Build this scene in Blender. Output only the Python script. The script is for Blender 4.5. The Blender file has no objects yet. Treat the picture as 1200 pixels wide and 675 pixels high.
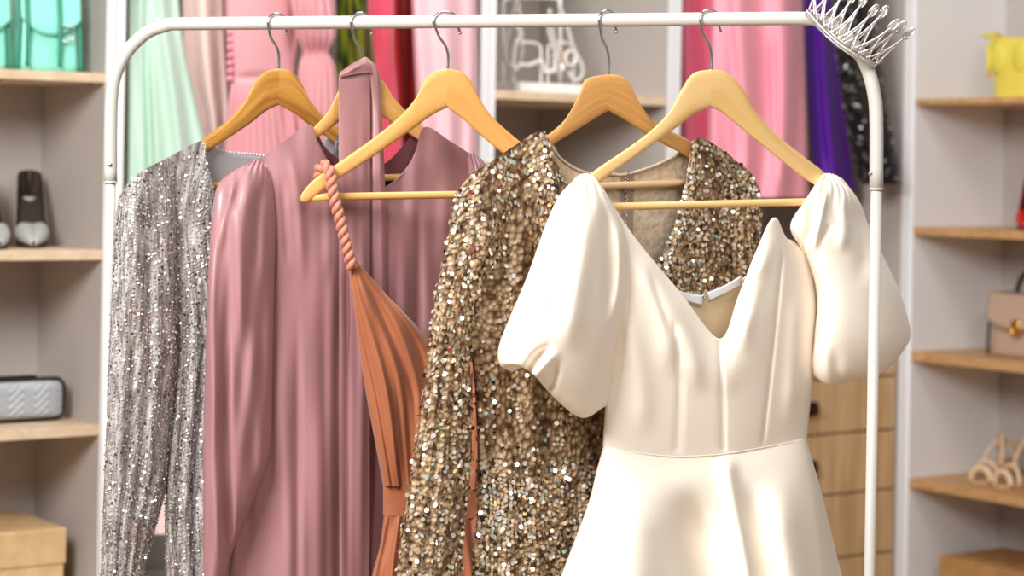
import bpy, bmesh, math, random
import numpy as np
from mathutils import Vector, Matrix, Euler
random.seed(7); RNG = np.random.default_rng(7)
PI = math.pi
SC = bpy.context.scene
COL = SC.collection

# ------------------------------------------------------------------ camera
F = 2500.0; PX, PY = 600.0, 200.0            # focal length in pixels, principal point (horizon)
CAM = np.array((0.0, 0.0, 1.36))
ROT = (Euler((PI/2, 0, 0)).to_matrix() @ Matrix.Rotation(math.radians(1.0), 3, 'Z'))
RN = np.array(ROT)
cd = bpy.data.cameras.new('camera'); cam = bpy.data.objects.new('camera', cd); COL.objects.link(cam)
cam.matrix_world = Matrix.Translation(Vector(CAM)) @ ROT.to_4x4()
cd.sensor_width = 36; cd.lens = F/1200*36
cd.shift_y = -(337.5-PY)/1200
cd.clip_start = .05; cd.clip_end = 60
cd.dof.use_dof = True; cd.dof.focus_distance = 2.95; cd.dof.aperture_fstop = 4.4
SC.camera = cam

def rays(px, py):
    px = np.asarray(px, float); py = np.asarray(py, float)
    v = np.stack([(px-PX)/F, -(py-PY)/F, -np.ones_like(px)], -1)
    return v @ RN.T

class Plane:
    """vertical plane through p0, running along (cos a, sin a); d moves it towards the room."""
    def __init__(s, p0, deg):
        a = math.radians(deg)
        s.p0 = np.array(p0, float); s.dir = np.array((math.cos(a), math.sin(a), 0)); s.n = np.array((math.sin(a), -math.cos(a), 0)); s.deg = deg
    def pt(s, px, py, d=0.0):
        r = rays(px, py); d = np.asarray(d, float)
        num = (s.p0 - CAM) @ s.n + d
        t = num/(r @ s.n)
        return CAM + r*t[..., None]
    def loc(s, a, z, d=0.0):
        return s.p0*np.array((1, 1, 0)) + s.dir*a + s.n*d + np.array((0, 0, z))
    def to(s, px, py, d=0.0):
        p = s.pt(px, py, d); return float((p-s.p0) @ s.dir), float(p[2])

def at(px, py, Y):
    r = rays(px, py); return CAM + r*(Y/r[1])

# ------------------------------------------------------------------ materials
def lin(c):
    c = [x/255 if x > 1.0 else x for x in c]
    return tuple(x/12.92 if x <= .04045 else ((x+.055)/1.055)**2.4 for x in c)
def rgb(r, g, b): return lin((r+.0001, g+.0001, b+.0001)) + (1,)
class Mat:
    def __init__(s, name, col, rough=.5, metal=0, **kw):
        m = s.m = bpy.data.materials.new(name); m.use_nodes = True
        s.nt = m.node_tree; s.b = s.nt.nodes['Principled BSDF']
        s.b.inputs['Base Color'].default_value = col; s.b.inputs['Roughness'].default_value = rough; s.b.inputs['Metallic'].default_value = metal
        for k, v in kw.items(): s.b.inputs[k.replace('_', ' ')].default_value = v
        s.col = col
    def node(s, t, **kw):
        n = s.nt.nodes.new(t)
        for k, v in kw.items():
            if k in n.inputs: n.inputs[k].default_value = v
            else: setattr(n, k, v)
        return n
    def link(s, a, b): s.nt.links.new(a, b)
    def coords(s, scale=(1, 1, 1), kind='UV'):
        tc = s.node('ShaderNodeTexCoord'); mp = s.node('ShaderNodeMapping'); mp.inputs['Scale'].default_value = scale
        s.link(tc.outputs[kind], mp.inputs['Vector']); return mp.outputs['Vector']
    def noise_col(s, c2, scale=(1, 1, 1), nscale=5, kind='Object', lo=.35, hi=.65, detail=4, dist=0):
        n = s.node('ShaderNodeTexNoise'); n.inputs['Scale'].default_value = nscale; n.inputs['Detail'].default_value = detail; n.inputs['Distortion'].default_value = dist
        s.link(s.coords(scale, kind), n.inputs['Vector'])
        r = s.node('ShaderNodeValToRGB'); r.color_ramp.elements[0].position = lo; r.color_ramp.elements[1].position = hi
        r.color_ramp.elements[0].color = s.col; r.color_ramp.elements[1].color = c2
        s.link(n.outputs['Fac'], r.inputs['Fac']); s.link(r.outputs['Color'], s.b.inputs['Base Color']); s.ramp = r; s.fac = n.outputs['Fac']; return s
    def bump(s, scale=(1, 1, 1), nscale=50, strength=.2, dist=.002, kind='Object', wave=None):
        if wave:
            n = s.node('ShaderNodeTexWave', **wave); out = n.outputs['Fac']
        else:
            n = s.node('ShaderNodeTexNoise'); n.inputs['Scale'].default_value = nscale; out = n.outputs['Fac']
        s.link(s.coords(scale, kind), n.inputs['Vector'])
        b = s.node('ShaderNodeBump'); b.inputs['Strength'].default_value = strength; b.inputs['Distance'].default_value = dist
        s.link(out, b.inputs['Height']); s.link(b.outputs['Normal'], s.b.inputs['Normal']); return s

def wood(name, c1, c2, rough=.4, scale=(4, 60, 60), nscale=1.0, kind='UV'):
    return Mat(name, c1, rough).noise_col(c2, scale, nscale, kind, .3, .7, 5, .6)
def ruched(m, dark, su, sv):
    n = m.node('ShaderNodeTexVoronoi'); n.feature = 'F1'; n.inputs['Scale'].default_value = 1; n.inputs['Randomness'].default_value = .8
    m.link(m.coords((su, sv, 1), 'UV'), n.inputs['Vector'])
    r = m.node('ShaderNodeValToRGB'); r.color_ramp.elements[0].position = .25; r.color_ramp.elements[1].position = .75
    r.color_ramp.elements[0].color = m.col; r.color_ramp.elements[1].color = dark
    m.link(n.outputs['Distance'], r.inputs['Fac']); m.link(r.outputs['Color'], m.b.inputs['Base Color'])
    b = m.node('ShaderNodeBump'); b.invert = True; b.inputs['Strength'].default_value = 1; b.inputs['Distance'].default_value = .006
    m.link(n.outputs['Distance'], b.inputs['Height']); m.link(b.outputs['Normal'], m.b.inputs['Normal']); return m
M = {}
M['white_paint'] = Mat('white_powder_coat', rgb(196, 192, 186), .38)
M['chrome'] = Mat('chrome_wire', rgb(205, 205, 205), .18, 1)
M['hw1'] = wood('hanger_wood_golden', rgb(222, 166, 82), rgb(158, 98, 34), .35, (9, 110, 1))
M['hw2'] = wood('hanger_wood_pale', rgb(232, 184, 112), rgb(216, 160, 88), .35, (4, 50, 1))
M['hw3'] = wood('hanger_wood_honey', rgb(236, 186, 114), rgb(222, 162, 88), .35, (4, 45, 1))
M['hw4'] = wood('hanger_wood_beech', rgb(224, 172, 104), rgb(204, 146, 80), .45, (14, 220, 1))
M['raw_wood'] = wood('raw_dowel_wood', rgb(226, 192, 150), rgb(208, 170, 124), .5, (4, 45, 1))
M['hw5'] = wood('hanger_wood_maple', rgb(246, 212, 150), rgb(232, 188, 118), .35, (4, 45, 1))
def sheenmat(name, col, rough, sheen=.3, **kw):
    m = Mat(name, col, rough, **kw); m.b.inputs['Sheen Weight'].default_value = sheen; m.b.inputs['Sheen Roughness'].default_value = .4; return m
M['satin'] = Mat('dusty_pink_satin', rgb(168, 122, 125), .36, Specular_IOR_Level=.5).bump((1, 1, 1), 900, .06, .0006)
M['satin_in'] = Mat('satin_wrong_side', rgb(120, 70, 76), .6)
M['terracotta'] = sheenmat('terracotta_chiffon', rgb(166, 98, 64), .65, .3).bump((400, 10, 1), 1, .12, .001, 'UV')
M['rope'] = sheenmat('twisted_cord', rgb(196, 128, 104), .6, .3).bump((1, 1, 1), 600, .2, .001)
M['cream'] = sheenmat('ivory_crepe', rgb(250, 239, 224), .72, .1).bump((1, 1, 1), 1500, .05, .0005)
M['cream_in'] = Mat('ivory_lining', rgb(236, 214, 178), .6)
M['zip_tape'] = Mat('taupe_zip_tape', rgb(170, 150, 132), .7)
M['ribbon_w'] = Mat('white_ribbon', rgb(240, 240, 244), .4)
M['gold_cloth'] = ruched(Mat('champagne_mesh', rgb(196, 168, 132), .65), rgb(92, 62, 36), 95, 120)
M['gold_in'] = Mat('champagne_lining', rgb(226, 208, 184), .8).noise_col(rgb(206, 184, 156), (90, 90, 1), 1, 'UV', .4, .6, 2).bump((90, 90, 1), 1, .5, .003, 'UV')
M['silver_cloth'] = Mat('grey_mesh', rgb(186, 180, 178), .6).noise_col(rgb(112, 104, 102), (170, 25, 1), 1, 'UV', .35, .65, 3, .3)
M['silver_cloth'].bump((170, 24, 1), 1, .7, .004, 'UV')
M['grey_lining'] = Mat('grey_lining', rgb(168, 164, 168), .7).bump((1, 1, 1), 800, .1, .001)
def sequin_mat(name, rough=.22, metal=.85):
    m = Mat(name, (1, 1, 1, 1), rough, metal); a = m.node('ShaderNodeVertexColor', layer_name='Col'); m.link(a.outputs['Color'], m.b.inputs['Base Color']); return m
M['sequin'] = sequin_mat('sequin_foil', .25, .62)
M['crystal'] = Mat('rhinestone', rgb(235, 235, 238), .08, .75)
M['tiara_metal'] = Mat('tiara_silver', rgb(214, 208, 200), .22, 1)
M['panel_white'] = Mat('white_melamine', rgb(238, 238, 240), .5)
M['panel_grey'] = Mat('grey_melamine', rgb(184, 176, 171), .6)
M['shelf_wood'] = wood('pale_oak_shelf', rgb(230, 208, 180), rgb(210, 182, 148), .5, (3, 40, 40), 1, 'Object')
M['shelf_tan'] = wood('tan_oak_shelf', rgb(208, 166, 116), rgb(184, 138, 88), .5, (3, 40, 40), 1, 'Object')
M['drawer_wood'] = wood('oak_drawer', rgb(222, 190, 146), rgb(190, 150, 104), .5, (40, 40, 3), 1, 'Object')
M['black_metal'] = Mat('black_metal', rgb(44, 34, 28), .45, .4)
M['wall'] = Mat('warm_wall', rgb(190, 186, 184), .8).bump((1, 1, 1), 60, .05, .002)
M['floor'] = wood('floor_boards', rgb(178, 148, 116), rgb(150, 118, 88), .45, (2, 20, 1), 1, 'Object')
M['card'] = Mat('kraft_board', rgb(224, 192, 146), .7).noise_col(rgb(212, 178, 130), (30, 30, 30), 1)
M['card_d'] = Mat('brown_board', rgb(190, 144, 88), .7).noise_col(rgb(176, 130, 78), (30, 30, 30), 1)
def leather(name, col, rough=.35): return Mat(name, col, rough).bump((1, 1, 1), 300, .15, .001)
M['mint_leather'] = leather('turquoise_leather', rgb(148, 234, 214)); M['mint_dark'] = leather('deep_turquoise_leather', rgb(40, 140, 112))
M['grey_leather'] = leather('grey_leather', rgb(172, 172, 172)); M['dark_insole'] = leather('dark_insole', rgb(58, 46, 42), .6)
M['silver_leather'] = leather('pale_grey_quilted_leather', rgb(176, 180, 186)); M['black_leather'] = leather('black_leather', rgb(28, 24, 26))
M['yellow_leather'] = leather('yellow_leather', rgb(226, 208, 84), .5); M['red_leather'] = leather('red_leather', rgb(196, 28, 22), .25); M['dark_red'] = leather('dark_red_leather', rgb(110, 18, 16), .3)
M['taupe_leather'] = leather('taupe_leather', rgb(184, 158, 138)); M['tan_leather'] = leather('tan_leather', rgb(196, 156, 116)); M['beige_leather'] = leather('beige_leather', rgb(224, 196, 160))
M['gold'] = Mat('gold_hardware', rgb(222, 180, 110), .25, 1)
M['pearl'] = Mat('pearl', rgb(240, 236, 230), .2); M['glass_bead'] = Mat('pale_bead', rgb(226, 222, 216), .15); M['amber'] = Mat('amber_bead', rgb(206, 172, 136), .2)
M['stand'] = Mat('white_lacquer', rgb(244, 242, 240), .3)
def cloth(name, c1, c2=None, rough=.6, sheen=.3):
    m = sheenmat(name, rgb(*c1), rough, sheen)
    return m
M['mint'] = cloth('mint_chiffon', (196, 224, 206)); M['blush'] = cloth('blush_chiffon', (250, 222, 214))
M['pink'] = cloth('pink_gauze', (224, 162, 168)).bump((200, 200, 1), 1, .3, .002, 'UV')
M['button'] = Mat('pink_button', rgb(238, 150, 166), .3)
M['red'] = cloth('red_chiffon', (214, 40, 48)); M['raspberry'] = cloth('raspberry_gauze', (224, 84, 112)); M['rose'] = cloth('rose_chiffon', (240, 190, 198))
M['salmon'] = cloth('salmon_pink_crepe', (250, 162, 180)); M['deeprose'] = cloth('deep_rose_crepe', (238, 122, 152))
M['purple'] = cloth('purple_crepe', (86, 14, 150), sheen=.1); M['black'] = cloth('black_cloth', (16, 14, 16), rough=.5, sheen=.05)
M['green'] = cloth('tropical_print', (70, 104, 18)).noise_col(rgb(176, 190, 40), (30, 6, 1), 1, 'UV', .44, .56, 2, 1.2)
M['green'].ramp.color_ramp.elements.new(.40).color = rgb(44, 66, 20)

# ------------------------------------------------------------------ objects
class Thing:
    pass
def props(o, label=None, cat=None, group=None, kind=None):
    if label: o['label'] = label
    if cat: o['category'] = cat
    if group: o['group'] = group
    if kind: o['kind'] = kind
    return o
def thing(name, loc, label, cat, group=None):
    o = bpy.data.objects.new(name, None); COL.objects.link(o); o.location = Vector(loc); o.empty_display_size = .05
    return props(o, label, cat, group)
def origin_of(p):
    while p.parent: p = p.parent
    return np.array(p.location)
def mk(name, V, Fc, mat, parent=None, uv=None, smooth=True, mats=None, midx=None, cols=None):
    V = np.asarray(V, float).reshape(-1, 3)
    if parent is not None: org = origin_of(parent)
    else:
        lo, hi = V.min(0), V.max(0); org = np.array(((lo[0]+hi[0])/2, (lo[1]+hi[1])/2, lo[2]))
    me = bpy.data.meshes.new(name); me.from_pydata((V-org).tolist(), [], [tuple(map(int, f)) for f in Fc])
    for m in (mats or [mat]): me.materials.append(m.m)
    if midx is not None: me.polygons.foreach_set('material_index', np.asarray(midx, np.int32))
    if smooth: me.polygons.foreach_set('use_smooth', np.ones(len(me.polygons), bool))
    if uv is not None:
        lay = me.uv_layers.new(name='UVMap'); vi = np.empty(len(me.loops), np.int32); me.loops.foreach_get('vertex_index', vi)
        lay.data.foreach_set('uv', np.asarray(uv, np.float32)[vi].ravel())
    if cols is not None:
        ca = me.color_attributes.new('Col', 'FLOAT_COLOR', 'POINT'); ca.data.foreach_set('color', np.asarray(cols, np.float32).ravel())
    me.update()
    o = bpy.data.objects.new(name, me); COL.objects.link(o)
    if parent is not None: o.parent = parent
    else: o.location = Vector(org)
    return o
class MB:
    """collects shapes of ONE part"""
    def __init__(s): s.V = []; s.F = []; s.UV = []; s.n = 0
    def add(s, V, Fc, uv=None):
        V = np.asarray(V, float).reshape(-1, 3); s.V.append(V); s.F += [tuple(i+s.n for i in f) for f in Fc]
        s.UV.append(np.asarray(uv, float) if uv is not None else V[:, [0, 2]]); s.n += len(V); return s
    def build(s, name, mat, parent=None, smooth=True, **kw): return mk(name, np.concatenate(s.V), s.F, mat, parent, np.concatenate(s.UV), smooth, **kw)
    def box(s, c, half, ax=None, bev=.002):
        """bevelled box: centre, half sizes, axes rows"""
        bm = bmesh.new(); bmesh.ops.create_cube(bm, size=2)
        for v in bm.verts: v.co = Vector((v.co.x*half[0], v.co.y*half[1], v.co.z*half[2]))
        if bev: bmesh.ops.bevel(bm, geom=bm.edges[:], offset=min(bev, min(half)*.9), segments=2, affect='EDGES', profile=.5)
        ax = np.eye(3) if ax is None else np.asarray(ax)
        bm.verts.ensure_lookup_table(); V = np.array([v.co[:] for v in bm.verts]); Fc = [[v.index for v in f.verts] for f in bm.faces]; bm.free()
        return s.add(V @ ax + np.asarray(c), Fc, V[:, [0, 2]])
    def tube(s, pts, r, n=10, closed=False, cap=True):
        P = np.asarray(pts, float); k = len(P); R = np.broadcast_to(np.asarray(r, float), (k,))
        T = np.gradient(P, axis=0)
        if closed: T = np.roll(P, -1, 0)-np.roll(P, 1, 0)
        T /= np.linalg.norm(T, axis=1)[:, None]+1e-12
        up = np.array((0, 0, 1.)) if abs(T[0][2]) < .9 else np.array((1., 0, 0))
        N = np.cross(T[0], up); N /= np.linalg.norm(N); rings = []
        for i in range(k):
            N = N - T[i]*(N @ T[i]); N /= np.linalg.norm(N)+1e-12; B = np.cross(T[i], N)
            a = np.arange(n)/n*2*PI
            rings.append(P[i]+R[i]*(np.cos(a)[:, None]*N+np.sin(a)[:, None]*B))
        V = np.concatenate(rings); Fc = []
        for i in range(k if closed else k-1):
            j = (i+1) % k
            for q in range(n): Fc.append((i*n+q, i*n+(q+1) % n, j*n+(q+1) % n, j*n+q))
        if cap and not closed: Fc += [tuple(range(n))[::-1], tuple(range((k-1)*n, k*n))]
        L = np.concatenate([[0], np.cumsum(np.linalg.norm(np.diff(P, axis=0), axis=1))])
        uv = np.stack([np.repeat(L, n), np.tile(np.arange(n)/n*.05, k)], 1)
        return s.add(V, Fc, uv)
    def ball(s, c, r, seg=12, sq=(1, 1, 1), ax=None):
        a = np.linspace(0, PI, seg//2+2)[1:-1]; b = np.arange(seg)/seg*2*PI
        V = [(0, 0, 1)]+[(math.sin(x)*math.cos(y), math.sin(x)*math.sin(y), math.cos(x)) for x in a for y in b]+[(0, 0, -1)]
        k = len(a); Fc = [(0, 1+q, 1+(q+1) % seg) for q in range(seg)]
        for i in range(k-1):
            for q in range(seg): Fc.append((1+i*seg+q, 1+(i+1)*seg+q, 1+(i+1)*seg+(q+1) % seg, 1+i*seg+(q+1) % seg))
        e = 1+k*seg; Fc += [(e, 1+(k-1)*seg+(q+1) % seg, 1+(k-1)*seg+q) for q in range(seg)]
        V = np.array(V)*r*np.asarray(sq)
        if ax is not None: V = V @ np.asarray(ax)
        return s.add(V+np.asarray(c), Fc)

def cr(A, x):
    """Catmull-Rom along axis 0 at parameters x in 0..len-1"""
    A = np.asarray(A, float); n = len(A); i = np.clip(np.floor(x).astype(int), 0, n-2); t = np.asarray(x)-i
    P = np.concatenate([[2*A[0]-A[1]], A, [2*A[-1]-A[-2]]]); sh = (-1,)+(1,)*(A.ndim-1); t = t.reshape(sh)
    p0, p1, p2, p3 = P[i], P[i+1], P[i+2], P[i+3]
    return .5*((2*p1)+(-p0+p2)*t+(2*p0-5*p1+4*p2-p3)*t*t+(-p0+3*p1-3*p2+p3)*t**3)
def smooth_path(pts, n):
    return cr(np.asarray(pts, float), np.linspace(0, len(pts)-1, n))

# fold shapes, drawn along polylines of the plane's picture coordinates
def segdist(poly, X, Y):
    best = np.full(X.shape, 1e9); sg = np.zeros(X.shape); ss = np.zeros(X.shape); k = -1
    for (a, b), (c, d) in zip(poly[:-1], poly[1:]):
        k += 1
        vx, vy = c-a, d-b; L = vx*vx+vy*vy+1e-9; t = np.clip(((X-a)*vx+(Y-b)*vy)/L, 0, 1)
        dx, dy = X-(a+t*vx), Y-(b+t*vy); q = np.hypot(dx, dy); m = q < best
        sg = np.where(m, np.sign(vy*dx-vx*dy), sg); ss = np.where(m, (k+t)/(len(poly)-1), ss); best = np.where(m, q, best)
    return best, sg, ss
def ridge(poly, w, a, t0=.3, t1=.3):
    poly = [tuple(p) for p in smooth_path(poly, 14)] if len(poly) > 2 else poly
    def f(U, V, X, Y):
        q, _, s = segdist(poly, X, Y); e0 = np.clip(s/t0, 0, 1) if t0 else 1; e1 = np.clip((1-s)/t1, 0, 1) if t1 else 1
        return a*np.exp(-(q/w)**2)*(e0*e0*(3-2*e0))*(e1*e1*(3-2*e1))
    return f
def ply(poly, w, a, reach=30):
    def f(U, V, X, Y):
        q, s, _ = segdist(poly, X, Y); return a*np.where(s > 0, np.exp(-q/reach), 0)*(1-np.exp(-(q/w)**2)) - 0*q
    return f
def pleats(k, a, v0=0, v1=1, ph=0., fade=.3, warp=.0):
    def f(U, V, X, Y):
        e = np.clip((V-v0)/fade, 0, 1)*np.clip((v1-V)/fade+.0, 0, 1) if v1 < 1 else np.clip((V-v0)/fade, 0, 1)
        return a*e*np.sin(2*PI*k*U+ph+warp*np.sin(5*V+3*U)) 
    return f
def rumple(a, sx, sy, seed=0):
    r = np.random.default_rng(seed); K = r.uniform(.5, 1.6, (6, 2)); ph = r.uniform(0, 6.3, 6)
    return lambda U, V, X, Y: a/2.4*sum(np.sin(K[i, 0]*X/sx*(1 if i % 2 else -1)+K[i, 1]*Y/sy+ph[i]) for i in range(6))

def grid(plane, rows, T=0., nu=48, nv=60, folds=(), pw=.5, off=0., sgn=1., kend=True):
    A = np.array([[(p[0], p[1], p[2] if len(p) > 2 else 0.) for p in r] for r in rows], float)
    R, K = A.shape[:2]
    Tv = np.broadcast_to(np.asarray(T, float), (R,)); v = np.linspace(0, 1, nv); Tg = cr(Tv, v*(R-1))
    u = (1-np.cos(np.linspace(0, PI, nu)))/2; u = .5*u+.5*np.linspace(0, 1, nu)
    G = cr(A, v*(R-1)); G = cr(G.transpose(1, 0, 2), u*(K-1)).transpose(1, 0, 2)
    U, V = np.meshgrid(u, v); prof = np.sqrt(np.clip(1-(2*U-1)**2, 0, 1))**(2*pw)
    D = off + sgn*(G[..., 2] + Tg[:, None]*prof)
    fo = np.zeros_like(D)
    for f in folds: fo = fo+f(U, V, G[..., 0], G[..., 1])
    D = D + sgn*fo*(np.minimum(1, prof*2.2) if kend else 1)
    return plane.pt(G[..., 0], G[..., 1], D), G, U, V
def guv(P):
    du = np.linalg.norm(np.diff(P, axis=1), axis=2).mean(0); dv = np.linalg.norm(np.diff(P, axis=0), axis=2).mean(1)
    a = np.concatenate([[0], np.cumsum(du)]); b = np.concatenate([[0], np.cumsum(dv)])
    return np.stack(np.meshgrid(a, b), -1)
def gfaces(nv, nu, closed=False, o=0):
    Fc = []
    for j in range(nv-1):
        for i in range(nu if closed else nu-1):
            i2 = (i+1) % nu; Fc.append((o+j*nu+i, o+j*nu+i2, o+(j+1)*nu+i2, o+(j+1)*nu+i))
    return Fc
def sheet(name, plane, rows, mat, parent, thick=.0015, props_=None, **kw):
    P, G, U, V = grid(plane, rows, **kw); nv, nu = P.shape[:2]
    o = mk(name, P, gfaces(nv, nu), mat, parent, guv(P).reshape(-1, 2))
    if thick:
        s = o.modifiers.new('Solidify', 'SOLIDIFY'); s.thickness = thick; s.offset = 0
    return o, P, G
def tube(name, plane, rows, mat, parent, T=.03, B=None, bfolds=(), folds=(), nu=40, nv=60, pw=.5, **kw):
    """closed sleeve-like piece: front half bulges by T, back half by B"""
    B = T if B is None else B
    P, G, U, V = grid(plane, rows, T=T, nu=nu, nv=nv, folds=folds, pw=pw, **kw)
    rb = [[(p[0], p[1], 0.) for p in r] for r in rows]
    e = np.array([[(p[2] if len(p) > 2 else 0.) for p in (r[0], r[-1])] for r in rows])
    rb = [[(p[0], p[1], -(e[j, 0]+(e[j, 1]-e[j, 0])*i/(len(r)-1))) for i, p in enumerate(r)] for j, r in enumerate(rows)]
    Q, _, _, _ = grid(plane, rb, T=B, nu=nu, nv=nv, folds=bfolds, pw=pw, sgn=-1.)
    ring = np.concatenate([P, Q[:, -2:0:-1]], axis=1); n2 = ring.shape[1]
    uv = guv(ring).reshape(-1, 2)
    o = mk(name, ring, gfaces(nv, n2, True), mat, parent, uv)
    return o, P, G
def sequins(parent, P, G, du, dv, r, palette, keep=1., mask=None, tilt=.35, seg=6, jit=.16, lift=.0012, name='sequins', seed=1):
    """rows of small discs sewn on the grid surface P (nv x nu x 3)"""
    rg = np.random.default_rng(seed); nv, nu = P.shape[:2]; uv = guv(P); W = uv[0, -1, 0]; H = uv[-1, 0, 1]
    us = np.arange(du*.5, W, du); vs = np.arange(dv*.5, H, dv); uu, vv = np.meshgrid(us, vs)
    uu = uu + rg.normal(0, du*jit, uu.shape) + .25*du*np.sin(vv*60+uu*20); vv = vv + rg.normal(0, dv*jit, vv.shape) + (np.arange(len(us)) % 2)[None, :]*dv*.5
    uu = uu.ravel(); vv = vv.ravel(); ok = (uu > 0) & (uu < W) & (vv > 0) & (vv < H) & (rg.random(uu.shape) < keep)
    uu, vv = uu[ok], vv[ok]
    fi = np.interp(uu, uv[0, :, 0], np.arange(nu)); fj = np.interp(vv, uv[:, 0, 1], np.arange(nv))
    i = np.clip(fi.astype(int), 0, nu-2); j = np.clip(fj.astype(int), 0, nv-2); a = (fi-i)[:, None]; b = (fj-j)[:, None]
    bl = lambda A: (A[j, i]*(1-a)+A[j, i+1]*a)*(1-b)+(A[j+1, i]*(1-a)+A[j+1, i+1]*a)*b
    C = bl(P); g = bl(G[..., :2])
    if mask is not None:
        k = rg.random(len(C)) < mask(g[:, 0], g[:, 1]); C, i, j, g = C[k], i[k], j[k], g[k]
    tu = P[j, i+1]-P[j, i]; tv = P[j+1, i]-P[j, i]; N = np.cross(tv, tu); N /= np.linalg.norm(N, axis=1)[:, None]+1e-12
    N *= np.sign(np.einsum('ij,ij->i', N, CAM-C))[:, None]
    C = C+N*lift; N = N+rg.normal(0, tilt, N.shape); N /= np.linalg.norm(N, axis=1)[:, None]
    X = np.cross(N, (0, 0, 1.)); X /= np.linalg.norm(X, axis=1)[:, None]+1e-9; Yv = np.cross(N, X)
    an = np.arange(seg)/seg*2*PI; rr = r*rg.uniform(.8, 1.1, len(C))
    V = C[:, None]+rr[:, None, None]*(np.cos(an)[None, :, None]*X[:, None]+np.sin(an)[None, :, None]*Yv[:, None])
    pal = np.array([p[1] for p in palette]); w = np.array([p[0] for p in palette]); pick = rg.choice(len(pal), len(C), p=w/w.sum())
    c = np.repeat(pal[pick], seg, 0)
    n = len(C); Fc = np.arange(n*seg).reshape(n, seg)
    o = mk(name, V, Fc, M['sequin'], parent, smooth=False, cols=c); o['kind'] = 'stuff'; return o

# ------------------------------------------------------------------ the room
def slab(name, lo, hi, mat):
    lo, hi = np.array(lo, float), np.array(hi, float); o = MB().box((lo+hi)/2, (hi-lo)/2, bev=0).build(name, mat, smooth=False); o['kind'] = 'structure'; return o
slab('floor', (-4, -1.5, -.1), (5, 8.5, 0), M['floor'])

# ------------------------------------------------------------------ garment rack
RK = Plane(at(600, 24, 3.1), -6.0)
barL = RK.pt(200, 27.5); barR = RK.pt(936, 21.5)
def bar_at(px):           # point on the bar's axis seen at picture column px
    return RK.pt(px, 27.5+(px-200)/(736)*(-6.0))
top = [RK.pt(x, y) for x, y in smooth_path([(129.5, 214), (129.5, 160), (130.5, 118), (134, 92), (144, 68), (158, 50), (176, 36), (200, 28)], 30)]
right = [RK.pt(x, y) for x, y in smooth_path([(936, 21.5), (956, 23), (975, 30), (992, 43), (1006, 60), (1017, 82), (1024, 108), (1027, 140), (1027, 222)], 30)]
base_z = .12
rack = thing('garment_rack', (float(RK.p0[0]), float(RK.p0[1]), 0), 'white tubular steel clothes rack holding the five wooden hangers', 'clothes rack')
MB().tube(top+right, .0098, 16).build('top_bar', M['white_paint'], rack)
for P in (top[0], right[-1]):
    MB().tube([P+np.array((0, 0, .0)), P*np.array((1, 1, 0))+np.array((0, 0, .07))], .0080, 16).build('upright', M['white_paint'], rack)
    MB().tube([P+np.array((0, 0, -.001)), P+np.array((0, 0, .002))], .0102, 16).build('joint_collar', M['white_paint'], rack)
bp = RK.pt(131, 193); MB().ball(bp+RK.n*.0095, .0034, 12).build('bolt', M['chrome'], rack)
bp = RK.pt(1020, 203); MB().ball(bp+RK.n*.006, .0034, 12).build('bolt', M['chrome'], rack)
bp = RK.pt(185, 24.5); MB().ball(bp, .0052, 14).build('cap_stud', M['white_paint'], rack)
for P in (top[0], right[-1]):
    b = P*np.array((1, 1, 0))+np.array((0, 0, .062))
    MB().tube([b-RK.n*.24, b+RK.n*.24], .009, 14).build('foot_bar', M['white_paint'], rack)
    for s in (-1, 1):
        c = b+RK.n*.22*s
        m = MB().tube([c+RK.dir*-.012+np.array((0, 0, -.037)), c+RK.dir*.012+np.array((0, 0, -.037))], .025, 18); m.tube([c, c+np.array((0, 0, -.037))], .006, 8)
        m.build('caster', M['black_metal'], rack)

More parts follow.
